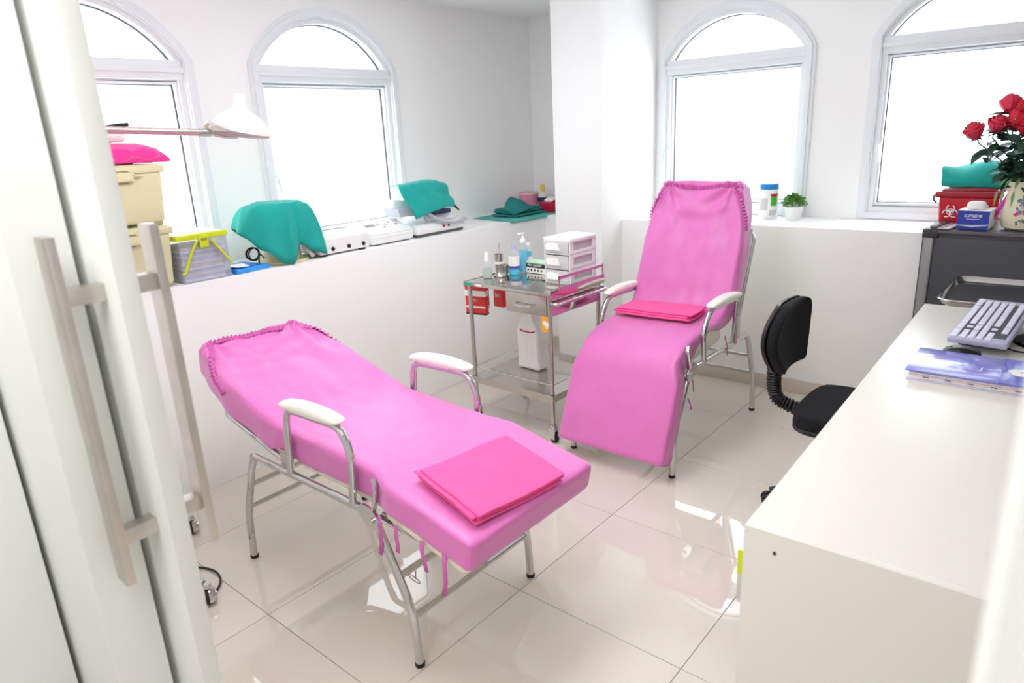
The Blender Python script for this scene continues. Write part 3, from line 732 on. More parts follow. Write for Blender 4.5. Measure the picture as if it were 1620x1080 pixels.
for a, c_ in zip(rows, rows[1:]):
    for k in range(9): fl_.faces.new((a[k], a[k+1], c_[k+1], c_[k]))
solidify(obj('flap', fl_, HOT, t), .002)
t = thing('paper_bag', 'white bag lying on the pink pillow', 'bag', (1.12, 3.12, 1.54)); obj('bag', rgrid(nb(), (.2, .09, .05), .018, (10, 8, 3), lambda x, y, z: Vector((x-.1, y*(1-.2*x/.2), z+.05))), PAPER, t)
bx('crease', (-.08, .07, -.0915, -.089, .02, .023), GREY2, t, bev=0)
t = thing('black_clipboard', 'thin black bar on the white bag above the pink pillow', 'bar', (1.12, 3.06, 1.592), .08); bx('bar', (-.12, .108, -.03, .03, 0, .012), BLK, t, bev=.003, M=Matrix.Rotation(-.07, 4, 'Y'))
bx('grip', (.06, .112, -.032, .032, -.001, .015), RUB, t, bev=.003, M=Matrix.Rotation(-.07, 4, 'Y'))
# clear box with lime lid
t = thing('clear_file_box', 'clear plastic box with lime lid and handles, full of papers', 'storage box', (1.402, 3.06, Z0))
b = nb(); box(b, -.108, .108, -.12, .12, 0, .003)
for d in ((-.108, .108, -.12, -.1175), (-.108, .108, .1175, .12), (-.108, -.1055, -.12, .12), (.1055, .108, -.12, .12)): box(b, *d, 0, .185)
obj('tub', b, CLEAR, t)
b = nb(); box(b, -.115, .115, -.127, .127, .182, .206, bev=.006); ld = obj('lid', b, LIME, t); bx('lid_panel', (-.1, .1, -.112, .112, .205, .2085), mat('pale_lime', (250, 250, 222), .4), ld, bev=.002)
b = nb(); box(b, -.02, .02, -.134, -.126, .145, .20, bev=.004); la = obj('latch', b, LIME, t); bx('latch_slot', (-.013, .013, -.1352, -.1338, .176, .186), mat('olive_print', (150, 155, 60), .5), la, bev=0)
for s in (-1, 1): obj('handle', tube(nb(), [(s*.03, -.13, .178), (s*.06, -.132, .135), (s*.102, -.132, .05 if s < 0 else .075), (s*.112, -.128, .045 if s < 0 else .06)], .0055, 8, flat=1.3), LIME, t)
pc = [mat('doc_%d' % i, c, .8, var=.15, vscale=30) for i, c in enumerate([(226, 224, 232), (196, 184, 210), (214, 208, 204), (168, 176, 214), (236, 234, 230), (206, 190, 200)])]
z = .004
for k in range(12):
    h = random.uniform(.008, .018)
    if z+h > .165: break
    bx('paper_stack', (-.102+random.uniform(0, .006), .102-random.uniform(0, .02), -.113, .10, z, z+h), pc[k % 6], t, bev=.001); z += h+.0006
# blue folder with white sheet
t = thing('blue_folder', 'flat blue plastic folder lying on the window ledge', 'folder', (1.613, 3.02, Z0), .12); bx('folder', (-.09, .085, -.075, .12, 0, .02), BLUE, t, bev=.004)
bx('spine', (-.093, .087, -.0775, -.07, .001, .0215), mat('blue_plastic_edge', (60, 160, 240), .3), t, bev=.003)
t = thing('paper_sheet', 'white crumpled paper on the blue folder', 'paper', (1.57, 3.02, Z0+.0235), -.2)
pb = nb(); rows = [[pb.verts.new((x, y, .002+.008*abs(noise.noise(Vector((x*20, y*20, 5))))+.02*max(0, -x/.07)*.6)) for y in lin_s(-.06, .05, 10)] for x in lin_s(-.08, .05, 10)]
for a, c_ in zip(rows, rows[1:]):
    for k in range(9): pb.faces.new((a[k], a[k+1], c_[k+1], c_[k]))
solidify(obj('sheet', pb, PAPER, t), .0008)
tag_fold = obj('crease', box(nb(), -.05, .04, -.002, .0, .012, .0126), GREY2, t)
# massager on plate under a teal cloth
t = thing('dome_device', 'cream round device with coiled cable, half hidden under a teal cloth', 'medical device', (1.845, 3.055, Z0))
obj('base_plate', lathe(nb(), [(0, 0), (.118, 0), (.125, .008), (.121, .014), (.105, .012), (0, .012)], 40), mat('cream_enamel', (226, 214, 168), .3), t)
obj('dome', lathe(nb(), [(.085, .012), (.09, .03), (.085, .10), (.09, .2), (.085, .255), (.05, .272), (0, .275)], 32), mat('tan_plastic', (222, 206, 172), .4), t)
obj('hose', tube(nb(), fil([(.06, -.07, .12), (.075, -.105, .05), (.11, -.10, .02), (.125, -.04, .014)], .04), .011, 10), GREY2, t)
coil = [(-.155+.03*math.cos(a*1.0)*(1+.06*math.sin(a*.7)), .0+.012*math.sin(a*.5), .06+.03*math.sin(a)) for a in lin_s(0, 2*PI*4, 60)]
obj('cable', tube(nb(), [(-.09, .02, .03)]+coil+[(-.16, -.05, .02), (-.20, -.03, .006), (-.17, .06, .005)], .0038, 7), BLK, t)
b = drape(nb(), (1.845, 3.06), 1.238, lambda a: .102+.02*abs(math.cos(math.radians(2*a))), [(165, .215, 1.13), (190, .235, 1.115), (215, .20, 1.03), (245, .165, .955), (258, .155, .952), (282, .135, 1.035), (300, .15, 1.0), (325, .212, .962), (345, .15, 1.0), (10, .14, 1.03), (60, .17, 1.02), (110, .17, 1.05)], seed=2, wr=.008)
tc1 = solidify(obj('teal_cloth', b, TEAL), .002); tag(tc1, 'teal cloth draped over the cream round device on the left ledge', 'cloth')
# white machine with three knobs
t = thing('white_machine', 'low white machine with three black sockets on the ledge', 'medical device', (2.15, 3.06, Z0))
bx('housing', (-.158, .155, -.11, .12, .01, .092), WPL, t, bev=.01, seg=3); b = nb(); box(b, -.135, .135, -.08, .10, .09, .099, bev=.004); obj('top_panel', b, WPL2, t)
for k in (-.08, .02, .115): obj('socket', lathe(nb(), [(0, .006), (.008, .006), (.0105, .004), (.011, 0)], 16, M=axes((1, 0, 0), (0, 0, 1), (0, -1, 0), (k, -.11, .034))), BLK, t)
for sx in (-.12, .12): bx('foot', (sx-.014, sx+.014, -.10, -.07, 0, .012), BLK, t, bev=.002)
t = thing('control_unit', 'white control unit with display and buttons on its sloping top', 'medical device', (2.49, 3.07, Z0))
b = nb(); prism(b, [(-.10, .008), (-.105, .055), (-.09, .075), (.09, .118), (.12, .118), (.12, .008)], -.15, .15, axes((0, 1, 0), (0, 0, 1), (1, 0, 0))); bmesh.ops.bevel(b, geom=b.edges[:], offset=.007, segments=2, affect='EDGES'); obj('housing', b, WPL, t)
sl = axes((1, 0, 0), (0, .973, .232), (0, -.232, .973), (0, -.01, .0958))
obj('display', box(nb(), -.105, -.045, .0, .03, 0, .0022, M=sl), GREYP, t); bx('display_frame', (-.112, -.038, -.006, .036, -.001, .0012), GREY2, t, bev=0, M=sl)
for x, y, s in ((-.02, .012, .007), (.025, .0, .012), (.07, .03, .007), (.09, -.015, .007), (-.01, -.035, .007)): obj('button', box(nb(), x-s, x+s, y-s*.6, y+s*.6, 0, .003, bev=.0008, seg=1, M=sl), GREYP if s < .01 else GREY2, t)
bx('side_port', (.1495, .1525, -.075, -.065, .03, .04), BLK, t, bev=0); bx('base_gap', (-.13, .13, -.085, .10, 0, .01), SLATE, t, bev=.002)
# machine 3
t = thing('treatment_machine', 'white machine with red and green lamps, hose and tilted head under a teal cloth', 'medical device', (2.865, 3.10, Z0))
def mfn(x, y, z): k = 1-.05*((z+.06)/.06); return Vector(((x-.205)*k, y*k, z+.075))
obj('base', rgrid(nb(), (.41, .14, .06), .02, (14, 10, 4), mfn), WPL, t)
b = nb(); box(b, -.19, .19, -.125, .125, .002, .022, bev=.004); obj('undertray', b, SLATE, t)
b = nb(); prism(b, [(-.10, .07), (-.06, .16), (.08, .16), (.13, .07)], -.08, .16, axes((0, 1, 0), (0, 0, 1), (1, 0, 0))); bmesh.ops.bevel(b, geom=b.edges[:], offset=.012, segments=2, affect='EDGES'); obj('head_mount', b, WPL, t)
b = nb(); box(b, -.30, .06, -.04, .13, .135, .19, bev=.02, seg=3, M=Matrix.Rotation(.12, 4, 'Y')); obj('head', b, WPL, t); b = nb(); prism(b, [(-.27, .128), (-.12, .122), (-.10, .16), (-.20, .18), (-.28, .175)], -.05, .08, axes((1, 0, 0), (0, 0, 1), (0, -1, 0))); obj('head_shell', b, GPL, t)
bx('dark_slot', (-.06, .10, -.12, -.05, .115, .14), NAVD, t, bev=.004)
obj('hose', tube(nb(), fil([(-.12, -.12, .155), (-.05, -.155, .09), (.08, -.158, .06), (.20, -.15, .07), (.21, -.12, .068)], .05), .0095, 10), GPL, t)
for x, m_ in ((.015, RED), (.055, mat('green_lamp', (20, 110, 60), .3))): obj('lamp', lathe(nb(), [(0, .006), (.006, .005), (.009, 0)], 14, M=axes((1, 0, 0), (0, 0, 1), (0, -1, 0), (x, -.138, .046))), m_, t)
for x in (-.15, .16): bx('foot', (x-.015, x+.015, -.12, -.09, -.0003, .004), BLK, t, bev=0)
for k in range(3):
    pts = [(.08, -.06+.02*k, .17), (.13+.01*k, -.08, .185-.02*k), (.155, -.07+.02*k, .175+.01*k), (.15+.02*k, -.05, .15), (.19, -.08-.01*k, .145-.012*k)]
    obj('cable', tube(nb(), fil(pts, .03), .005, 8), BLK, t)
b = nb(); rows = []
P = [[(2.69, 3.20, 1.225), (2.72, 3.21, 1.235), (2.84, 3.21, 1.24), (2.94, 3.20, 1.23)], [(2.62, 3.06, 1.247), (2.70, 3.06, 1.255), (2.84, 3.06, 1.262), (2.945, 3.06, 1.247)],
     [(2.595, 2.995, 1.222), (2.70, 2.99, 1.24), (2.85, 2.985, 1.245), (2.95, 2.99, 1.228)], [(2.615, 2.965, 1.14), (2.72, 2.95, 1.16), (2.86, 2.95, 1.165), (2.965, 2.965, 1.15)], [(2.65, 2.945, 1.058), (2.74, 2.935, 1.082), (2.86, 2.935, 1.10), (2.965, 2.95, 1.098)]]
def cat(ps, t):
    n = len(ps)-1; i = min(int(t*n), n-1); f_ = t*n-i
    p0, p1, p2, p3 = [Vector(ps[min(max(k, 0), n)]) for k in (i-1, i, i+1, i+2)]
    return .5*((2*p1)+(p2-p0)*f_+(2*p0-5*p1+4*p2-p3)*f_**2+(3*p1-p0-3*p2+p3)*f_**3)
def cloth_from(P, nu=30, nv=30, wr=.006, seed=0):
    b = nb(); rows = []
    for i in range(nu+1):
        row = []
        for j in range(nv+1):
            p = cat([cat(r_, j/nv) for r_ in P], i/nu); w = wr*noise.noise(Vector((p.x*18+seed, p.y*10, p.z*18)))*1.4
            row.append(b.verts.new(p+Vector((w*.3, -w, w*.4))))
        rows.append(row)
    for i in range(nu):
        for j in range(nv): b.faces.new((rows[i][j], rows[i][j+1], rows[i+1][j+1], rows[i+1][j]))
    return b
tag(solidify(obj('teal_cloth', cloth_from(P, wr=.009, seed=3), TEAL), .002), 'teal cloth hung over the head of the machine with red and green lamps', 'cloth')
# end of the ledge by the pillar
def bowl_cloth():
    P = [[(3.50, 3.30, ZL+.004), (3.7, 3.31, ZL+.003), (3.95, 3.31, ZL+.003), (4.10, 3.31, ZL+.003)], [(3.46, 3.10, ZL+.006), (3.65, 3.08, ZL+.003), (3.9, 3.08, ZL+.003), (4.1, 3.08, ZL+.003)],
         [(3.44, 2.925, ZL+.004), (3.6, 2.925, ZL+.003), (3.8, 2.92, ZL+.003), (4.0, 2.92, ZL+.003)], [(3.44, 2.909, ZL-.006), (3.6, 2.908, ZL-.01), (3.8, 2.908, ZL-.012), (4.0, 2.908, ZL-.012)]]
    return cloth_from(P, wr=.0015)
tag(solidify(obj('teal_mat', bowl_cloth(), TEALL), .003), 'flat pale teal cloth spread on the ledge end by the pillar', 'cloth')
t = thing('folded_teal_cloth', 'crumpled folded dark teal cloth lying on the pale teal cloth', 'cloth', (3.76, 3.10, ZL+.008))
for k in range(3):
    obj('fold', rgrid(nb(), (.36-.03*k, .11-.012*k, .014), .006, (20, 12, 2), lambda x, y, z, k=k: Vector((x-.17+.012*k, y+.01*k, z+.016+.015*k+.006*noise.noise(Vector((x*16+k*3, y*16, 1)))+(.004 if k else 0)))), TEALD, t)
P = [[(-.17, .0, .05), (-.10, .03, .10), (-.02, .05, .12), (.03, .06, .06)], [(-.18, -.06, .04), (-.10, -.06, .075), (-.02, -.05, .095), (.04, -.04, .055)], [(-.18, -.10, .02), (-.10, -.105, .03), (-.02, -.10, .04), (.05, -.09, .045)]]
solidify(obj('flap', cloth_from(P, 14, 20, wr=.004), TEALD, t), .003)
t = thing('pink_cup', 'pink plastic cup with pale rim in the ledge corner', 'cup', (4.06, 3.25, ZL+.006)); obj('cup', lathe(nb(), [(0, 0), (.062, 0), (.066, .004), (.072, .115), (.068, .115), (.06, .006), (0, .006)], 28), PINKC, t)
obj('rim', lathe(nb(), [(.071, .112), (.0745, .114), (.0745, .124), (.069, .124)], 28), mat('pale_pink', (244, 214, 220), .4), t)
t = thing('crimson_box', 'crimson tissue box half hidden behind the pillar', 'box', (4.045, 2.995, ZL+.006)); bx('box', (-.12, .12, -.05, .06, 0, .07), CRIM, t, bev=.002)
obj('tissue', rgrid(nb(), (.16, .035, .02), .009, (14, 8, 2), lambda x, y, z: Vector((x-.09, y, z+.088+.012*math.sin(x*25)))), PAPER, t)
t = thing('labelled_bottle', 'small white bottle with dark blue label behind the crimson box', 'bottle', (4.09, 3.14, ZL+.006)); obj('body', lathe(nb(), [(0, 0), (.035, 0), (.037, .1), (.03, .125), (.014, .13)], 22), WPL2, t)
obj('label', lathe(nb(), [(.0385, .055), (.0385, .09)], 22), NAVD, t); obj('cap', lathe(nb(), [(0, .18), (.016, .178), (.017, .13), (.012, .128)], 16), YEL, t)

# ------------------------------------------------------------------ right ledge
t = thing('wipes_canister', 'white wipes canister with blue cap and green label on the back ledge', 'canister', (4.135, 1.487, Z0))
obj('body', lathe(nb(), [(0, 0), (.05, 0), (.052, .004), (.052, .17), (.049, .173)], 30), WPL, t); obj('cap', lathe(nb(), [(.0525, .17), (.0535, .173), (.0535, .198), (.05, .202), (0, .203)], 30), CANB, t)
def patch(a0, a1, z0, z1, r, m, nm, p):
    b = nb(); rows = [[b.verts.new((r*math.cos(math.radians(a)), r*math.sin(math.radians(a)), z)) for a in lin_s(a0, a1, 10)] for z in (z0, z1)]
    for k in range(9): b.faces.new((rows[0][k], rows[0][k+1], rows[1][k+1], rows[1][k]))
    return obj(nm, b, m, p)
patch(210, 262, .128, .145, .0528, RED, 'red_label', t); patch(212, 258, .075, .128, .0528, GREEN, 'green_label', t); patch(205, 258, .02, .05, .0528, GREY2, 'small_print', t); patch(140, 195, .05, .12, .0528, GREY2, 'side_print', t)
t = thing('clear_vial', 'small clear vial between the wipes canister and the plant pot', 'vial', (4.185, 1.405, Z0)); obj('body', lathe(nb(), [(0, 0), (.018, 0), (.02, .004), (.02, .055), (.009, .07)], 18), CLEARB, t); obj('cap', lathe(nb(), [(0, .098), (.008, .096), (.01, .07), (.008, .068)], 14), GREYP, t)
t = thing('potted_plant', 'small leafy plant in a white pot on the back ledge', 'plant', (4.12, 1.335, Z0))
obj('pot', lathe(nb(), [(0, 0), (.036, 0), (.04, .004), (.053, .072), (.055, .076), (.05, .076), (.047, .06), (0, .06)], 28), WPL, t); obj('soil', lathe(nb(), [(.047, .058), (.02, .066), (0, .068)], 20), HOLE, t)
def leaf_quad(b, p, d, n_, L, w):
    s = d.cross(n_).normalized()*w; m_ = p+d*L*.5+n_*L*.12
    v = [b.verts.new(p), b.verts.new(m_+s), b.verts.new(p+d*L), b.verts.new(m_-s)]; b.faces.new(v)
b = nb(); rnd = random.Random(3)
for k in range(420):
    th = rnd.uniform(0, 2*PI); ph = rnd.uniform(.05, 1.75); d = Vector((math.sin(ph)*math.cos(th), math.sin(ph)*math.sin(th), math.cos(ph)))
    p = Vector((0, 0, .088)) + Vector((d.x*.062, d.y*.062, d.z*.048))*rnd.uniform(.35, 1); leaf_quad(b, p, (d+Vector((rnd.uniform(-.6, .6), rnd.uniform(-.6, .6), rnd.uniform(-.4, .6)))).normalized(), d, rnd.uniform(.014, .026), rnd.uniform(.004, .008))
tag(obj('foliage', b, LEAF2, t, smooth=False), 'dense small green leaves', kind='stuff')

# ------------------------------------------------------------------ standing lamp
CX, CY = .763, 2.427
t = thing('examination_lamp', 'wheeled examination lamp with long steel arm and white dome shade', 'lamp', (CX, CY, 0))
obj('pole', tube(nb(), [(0, 0, .1), (0, 0, 1.60)], .014, 14), CHROME, t); obj('pole_cap', lathe(nb(), [(0, 1.63), (.02, 1.63), (.024, 1.61), (.024, 1.54), (.016, 1.53)], 18), WPL2, t)
for cx, cy in ((.82, 2.13), (1.0, 2.62), (.49, 2.53)):
    d = Vector((cx-CX, cy-CY, 0)); lg = obj('base_leg', tube(nb(), [(0, 0, .12), (d.x*.5, d.y*.5, .10), (d.x*.94, d.y*.94, .075)], [.018, .014, .011], 10), CHROME, t)
    b = nb(); lathe(b, [(0, .08), (.012, .08), (.014, .065), (.008, .06)], 14, (d.x, d.y, 0)); lathe(b, [(0, .026), (.018, .024), (.0275, .012), (.0295, 0), (.0275, -.0), (0, 0)], 20, M=axes((0, 0, 1), (.38, .92, 0), (.92, -.38, 0), (d.x, d.y, .032))); ch = obj('caster_hood', b, CHROME, lg)
    obj('wheel', lathe(nb(), [(0, -.012), (.026, -.012), (.03, -.008), (.03, -.0005), (0, -.0005)], 20, M=axes((0, 0, 1), (.38, .92, 0), (.92, -.38, 0), (d.x, d.y, .030))), RUB, ch)
obj('power_cable', tube(nb(), fil([(.0, 0, .3), (.07, -.02, .02), (.13, -.06, .006), (.16, -.14, .006), (.14, -.22, .006), (.05, -.3, .006)], .06), .004, 8), BLK, t)
A0, A1 = Vector((0, 0, 1.578)), Vector((.478, 0, 1.553))
ar = obj('arm', tube(nb(), [A0, A1], .0115, 12), mat('champagne_metal', (214, 190, 186), .25, .9), t); obj('arm_collar', tube(nb(), [A1-Vector((.03, 0, -.001)), A1+Vector((.012, 0, 0))], .0135, 12), CHROME, ar)
Mh = Matrix.Translation((.60, 0, 1.545)) @ Matrix.Rotation(math.radians(9), 4, 'Y')
sh = obj('dome_shade', lathe(nb(), [(.103, 0), (.101, .014), (.093, .035), (.07, .062), (.04, .078), (.028, .082), (.027, .09), (.02, .094), (.0195, .135), (.018, .138), (0, .138)], 36, M=Mh), EMB, t)
obj('rim', lathe(nb(), [(.103, -.004), (.1055, 0), (.104, .008), (.101, .006), (.1, -.003)], 36, M=Mh), WPL2, sh)
obj('reflector', lathe(nb(), [(.101, 0), (.09, .03), (.066, .055), (.03, .068), (0, .07)], 30, M=Mh), GREY2, sh)
b = nb(); tube(b, [Mh @ Vector((-.112*math.cos(a), -.112*math.sin(a), .024-.03*math.sin(abs(a)))) for a in lin_s(-.15, 2.0, 16)], .0055, 8, flat=1.6); tube(b, [Mh @ Vector((-.112*math.cos(a), .112*math.sin(a), .024-.03*math.sin(abs(a)))) for a in lin_s(-.15, 2.0, 16)], .0055, 8, flat=1.6); obj('yoke', b, mat('yoke_metal', (226, 216, 210), .3, .7), t)

# ------------------------------------------------------------------ desk and what lies on it
t = thing('desk', 'long cream laminate desk along the right side', 'desk', (1.168, .428, 0), math.radians(1.3))
DL, DY = 2.01, .62
bx('worktop', (.0183, DL, -DY, 0, .722, .75), DESKM, t, bev=.0005); bx('end_panel', (.0, .018, -DY, 0, .0, .75), DESKM, t, bev=.0006); bx('end_panel', (DL-.03, DL-.002, -DY+.002, -.002, 0, .7218), DESKM, t, bev=.0015)
bx('back_panel', (.028, DL-.03, -DY+.01, -DY+.028, .1, .7218), DESKM, t, bev=.001); bx('drawer_block', (.03, .45, -DY+.03, -.03, .30, .7218), DESKM, t, bev=.001)
b = nb(); disc(b, face_x((0, -.06, .707)), .0028, .0006, 7, 1.4, 1); disc(b, face_x((0, -.0605, .711)), .0012, .0006, 5, 3, 1); obj('screw_hole', b, HOLE, t)
obj('joint_line', box(nb(), -.0003, 0, -.0008, .0002, -.012, 0, M=Matrix.Translation((0, -.008, .742)) @ Matrix.Rotation(math.radians(45), 4, 'X')), GREY2, t)
t = thing('lime_tag', 'lime green plastic tag hanging beside the near corner of the desk', 'tag', (1.262, .452, .50)); bx('tag', (0, .003, -.02, .022, .066, .125), LIME, t, bev=.001); bx('card', (.0005, .0025, -.02, .02, .0, .066), GREY2, t, bev=0)
obj('cord', tube(nb(), [(.0015, 0, .12), (.0015, -.004, .17), (.0015, -.012, .222)], .0012, 6), GREY2, t)
ZD = .7505
# keyboard on a slim black box
t = thing('slim_black_box', 'slim black box under the keyboard', 'box', (2.76, .25, ZD)); bx('case', (-.13, .17, -.09, .03, 0, .03), BLK, t, bev=.004); bx('vent', (-.1305, -.129, -.07, .01, .008, .02), RUB, t, bev=0)
KL, KW = .45, .165
kt = thing('keyboard', 'silver and lavender computer keyboard on the desk', 'keyboard', (2.55, .305, ZD+.024)); kt.rotation_euler = (0, -.085, math.radians(-4))
def kfn(x, y, z): return Vector((x, y-KW/2, z+.02+.002*math.cos(x/KL*2*PI)))
obj('body', rgrid(nb(), (KL, KW/2, .02), .006, (8, 6, 2), kfn), KBM, kt)
rows_y = [-.016, -.040, -.063, -.086, -.109, -.140]; kc = {}
def key(x, y, wx, wy=.018):
    k = (round(wx, 4), wy)
    if k not in kc: o = obj('key', box(nb(), -wx/2, wx/2, -wy/2, wy/2, 0, .006, bev=.0015, seg=1), KEYM, kt); kc[k] = o.data
    else: o = bpy.data.objects.new('key', kc[k]); C.objects.link(o); o.parent = kt
    o.location = (x, y, .0195)
obj('key_bed', box(nb(), .012, KL-.012, -.152, -.006, .0195, .0215), GASK, kt)
for ri, y in enumerate(rows_y):
    if ri == 0: spec = [(.0185+.0*i, .016) for i in range(0)]
    # numeric block near the camera end
    for c_ in range(4):
        if ri < 5: key(.022+c_*.0185, y, .0165)
    for c_ in range(3):
        if ri in (0, 2, 3, 5) or c_ == 1: key(.103+c_*.0185, y, .0165)
    if ri == 0:
        xs_ = [(.166, .022), (.189, .018), (.252, .10), (.316, .02), (.34, .02), (.372, .02), (.40, .02), (.425, .02)]
    else:
        n_ = 13; xs_ = [(.166+i*.0205, .0178) for i in range(n_)]
    for x, w_ in xs_: key(x, y, w_)
t = thing('computer_mouse', 'black computer mouse beside the keyboard', 'mouse', (2.49, .252, ZD), math.radians(-83))
obj('shell', rgrid(nb(), (.105, .03, .036), .015, (14, 8, 3), lambda x, y, z: Vector((x-.052, y*(1-.25*abs(x-.05)/.05), (z+.036)*(.35+.65*math.sin(PI*min(max((x+.02)/.145, 0), 1)))))), BLK, t); bx('wheel', (-.034, -.018, -.003, .003, .024, .033), RUB, t, bev=.002)
obj('cable', tube(nb(), fil([(.05, 0, .012), (.085, -.005, .004), (.12, .01, .004), (.17, .0, .004), (.21, -.02, .004)], .04), .002, 6), BLK, t)
t = thing('blue_folder', 'blue glossy ring folder with white emblem at the edge of the desk', 'folder', (2.31, .355, ZD), math.radians(1))
bx('bottom_cover', (-.115, .125, -.33, 0, 0, .003), mat('pale_lilac', (222, 218, 234), .4), t, bev=.001)
for k in range(4): bx('pages', (-.108+.002*k, .118, -.325, -.006, .0035+.0055*k, .0085+.0055*k), [PAPER, PINKP, PAPER, PINKP][k], t, bev=.0008)
cv = bx('top_cover', (-.117, .127, -.332, .003, .026, .0295), FOLD, t, bev=.0012); bx('dark_end', (-.1175, .1275, -.333, -.225, .0292, .0302), FOLD2, cv, bev=0)
b = nb(); prism(b, [(.035*math.cos(a)*(1+.08*math.cos(5*a)), .045*math.sin(a)*(1+.08*math.cos(5*a))) for a in lin_s(0, 2*PI*35/36, 36)], .0302, .0308, Matrix.Translation((0, -.285, 0))); obj('emblem', b, PAPER, cv)
b = nb(); box(b, -.035, -.032, -.178, -.168, .0295, .0302); box(b, -.035, .0, -.178, -.175, .0295, .0302); obj('white_mark', b, PAPER, cv)
text('lettering', 'NSV', .016, FOLD2, cv, axes((0, -1, 0), (1, 0, 0), (0, 0, 1), (0, -.283, .0312)))
for k in range(5): bx('page_tab', (-.119, -.114, -.06-.055*k, -.045-.055*k, .012, .014), GREYP, t, bev=0)
t = thing('monitor', 'black monitor foot at the right edge, beside the keyboard', 'monitor', (2.78, .0, ZD))
obj('foot', lathe(nb(), [(0, .014), (.10, .013), (.125, .008), (.13, 0), (0, 0)], 32, sx=1, sy=1.1), BLK, t); obj('neck', tube(nb(), fil([(0, .02, .01), (0, .005, .10), (0, -.02, .22)], .05), .022, 14), BLK, t)
bx('screen', (-.24, .24, -.055, -.025, .16, .46), BLK, t, bev=.005)
obj('cable', tube(nb(), fil([(-.12, .03, .006), (-.17, .12, .005), (-.10, .17, .005), (-.05, .10, .02)], .05), .0028, 7), BLK, t)

# ------------------------------------------------------------------ steel tray on a stand between desk and cabinet
t = thing('instrument_tray_stand', 'shallow steel tray on a stand behind the desk', 'tray stand', (3.49, .30, 0))
def trf(x, y, z): return Vector((x-.265, y, z))
b = nb(); o_ = [(-.265, -.165), (.265, -.165), (.265, .14), (-.265, .14)]
def rrect(hx0, hx1, hy0, hy1, r, n=5):
    out = []
    for cx, cy, a in ((hx1-r, hy1-r, 0), (hx0+r, hy1-r, 90), (hx0+r, hy0+r, 180), (hx1-r, hy0+r, 270)):
        out += [(cx+r*math.cos(math.radians(a+90*k/n)), cy+r*math.sin(math.radians(a+90*k/n))) for k in range(n+1)]
    return out
loops = [(rrect(-.275, .275, -.18, .145, .05), .762), (rrect(-.268, .268, -.173, .138, .046), .764), (rrect(-.258, .258, -.163, .128, .04), .742), (rrect(-.25, .25, -.155, .12, .035), .738)]
vl = [[b.verts.new((p[0], p[1], z)) for p in lp] for lp, z in loops]
for a, c_ in zip(vl, vl[1:]):
    for k in range(len(a)): b.faces.new((a[k], a[(k+1) % len(a)], c_[(k+1) % len(a)], c_[k]))
b.faces.new(vl[-1]); solidify(obj('tray', b, mat('mirror_steel', (206, 204, 202), .06, 1, var=.02), t), .0015)
obj('post', tube(nb(), fil([(.10, 0, .735), (.10, 0, .03), (.10, .0, .02)], .01), .011, 10), CHROME, t); b = nb(); tube(b, fil([(.2, -.14, .012), (.02, -.14, .012), (.02, .13, .012), (.2, .13, .012)], .04), .011, 10); obj('base', b, CHROME, t)
obj('tray_ring', tube(nb(), [(p[0]*.93, p[1]*.93, .7295) for p in rrect(-.25, .25, -.155, .12, .035)]+[(.93*.25, .93*.085, .7295)], .005, 8), CHROME, t)

# ------------------------------------------------------------------ dark cabinet and what stands on it
t = thing('metal_cabinet', 'charcoal metal cabinet in the window corner on the right', 'cabinet', (3.78, .605, 0))
bx('body', (.004, .44, -1.0, -.0, .06, .955), CHAR, t, bev=.004); bx('door', (-.004, .006, -.98, -.048, .09, .935), CHAR, t, bev=.003); bx('corner_post', (-.008, .02, -.044, .0, .03, .952), GREYM, t, bev=.008, seg=3); bx('dark_seam', (-.003, .0045, -.0485, -.0435, .06, .95), BLK, t, bev=0)
bx('top', (-.012, .445, -1.01, .003, .952, .968), SLATE, t, bev=.004); bx('corner_cap', (-.016, .06, -.06, .006, .93, .972), mat('dark_cap', (58, 56, 66), .45), t, bev=.008, seg=3); bx('plinth', (.03, .44, -.98, -.02, 0, .06), BLK, t, bev=.002)
ZT = .9725
t = thing('steel_channel', 'slim grey steel rail lying on the cabinet top beside the blue tissue box', 'rail', (3.87, .535, ZT), math.radians(-6))
bx('rail', (-.09, .12, .01, .04, 0, .014), SLATE, t, bev=.003); bx('plate', (-.09, .12, -.04, .008, 0, .005), GREY2, t, bev=.001); bx('slot', (-.08, .12, -.012, -.006, .005, .006), BLK, t, bev=0)
# biohazard bin
t = thing('sharps_bin', 'red lidded hazard bin with white biohazard sign by the window', 'bin', (4.08, .47, ZT))
def bf(x, y, z): k = .92+.08*(x/.135); return Vector((z*k+.105 if False else (z+.1)*k, y*k, x))
obj('tub', rgrid(nb(), (.135, .125, .20), .015, (6, 8, 6), bf), RED, t)
b = nb(); box(b, -.115, .115, -.14, .14, .128, .156, bev=.008, seg=3); box(b, -.09, .09, -.115, .115, .154, .166, bev=.006); ld = obj('lid', b, mat('dark_red_lid', (160, 22, 40), .3), t); bx('lid_label', (-.06, .06, -.075, .01, .1655, .167), mat('lid_print', (206, 60, 80), .4), ld, bev=0)
obj('clip', tube(nb(), fil([(-.05, .14, .14), (-.05, .155, .13), (-.05, .15, .105), (-.05, .138, .10)], .01), .005, 8), mat('purple_clip', (90, 40, 110), .4), ld)
b = nb(); Mb = axes((0, -1, 0), (-.06, 0, .998), (-.998, 0, -.06), (-.0985, .068, .058))
def arc(cx, cy, r, a0, a1, w):
    tube(b, [Mb @ Vector((cx+r*math.cos(math.radians(a)), cy+r*math.sin(math.radians(a)), 0)) for a in lin_s(a0, a1, 18)], w, 6)
for a in (90, 210, 330):
    cx, cy = .0165*math.cos(math.radians(a)), .0165*math.sin(math.radians(a)); arc(cx, cy, .017, a+180-150, a+180+150, .0026)
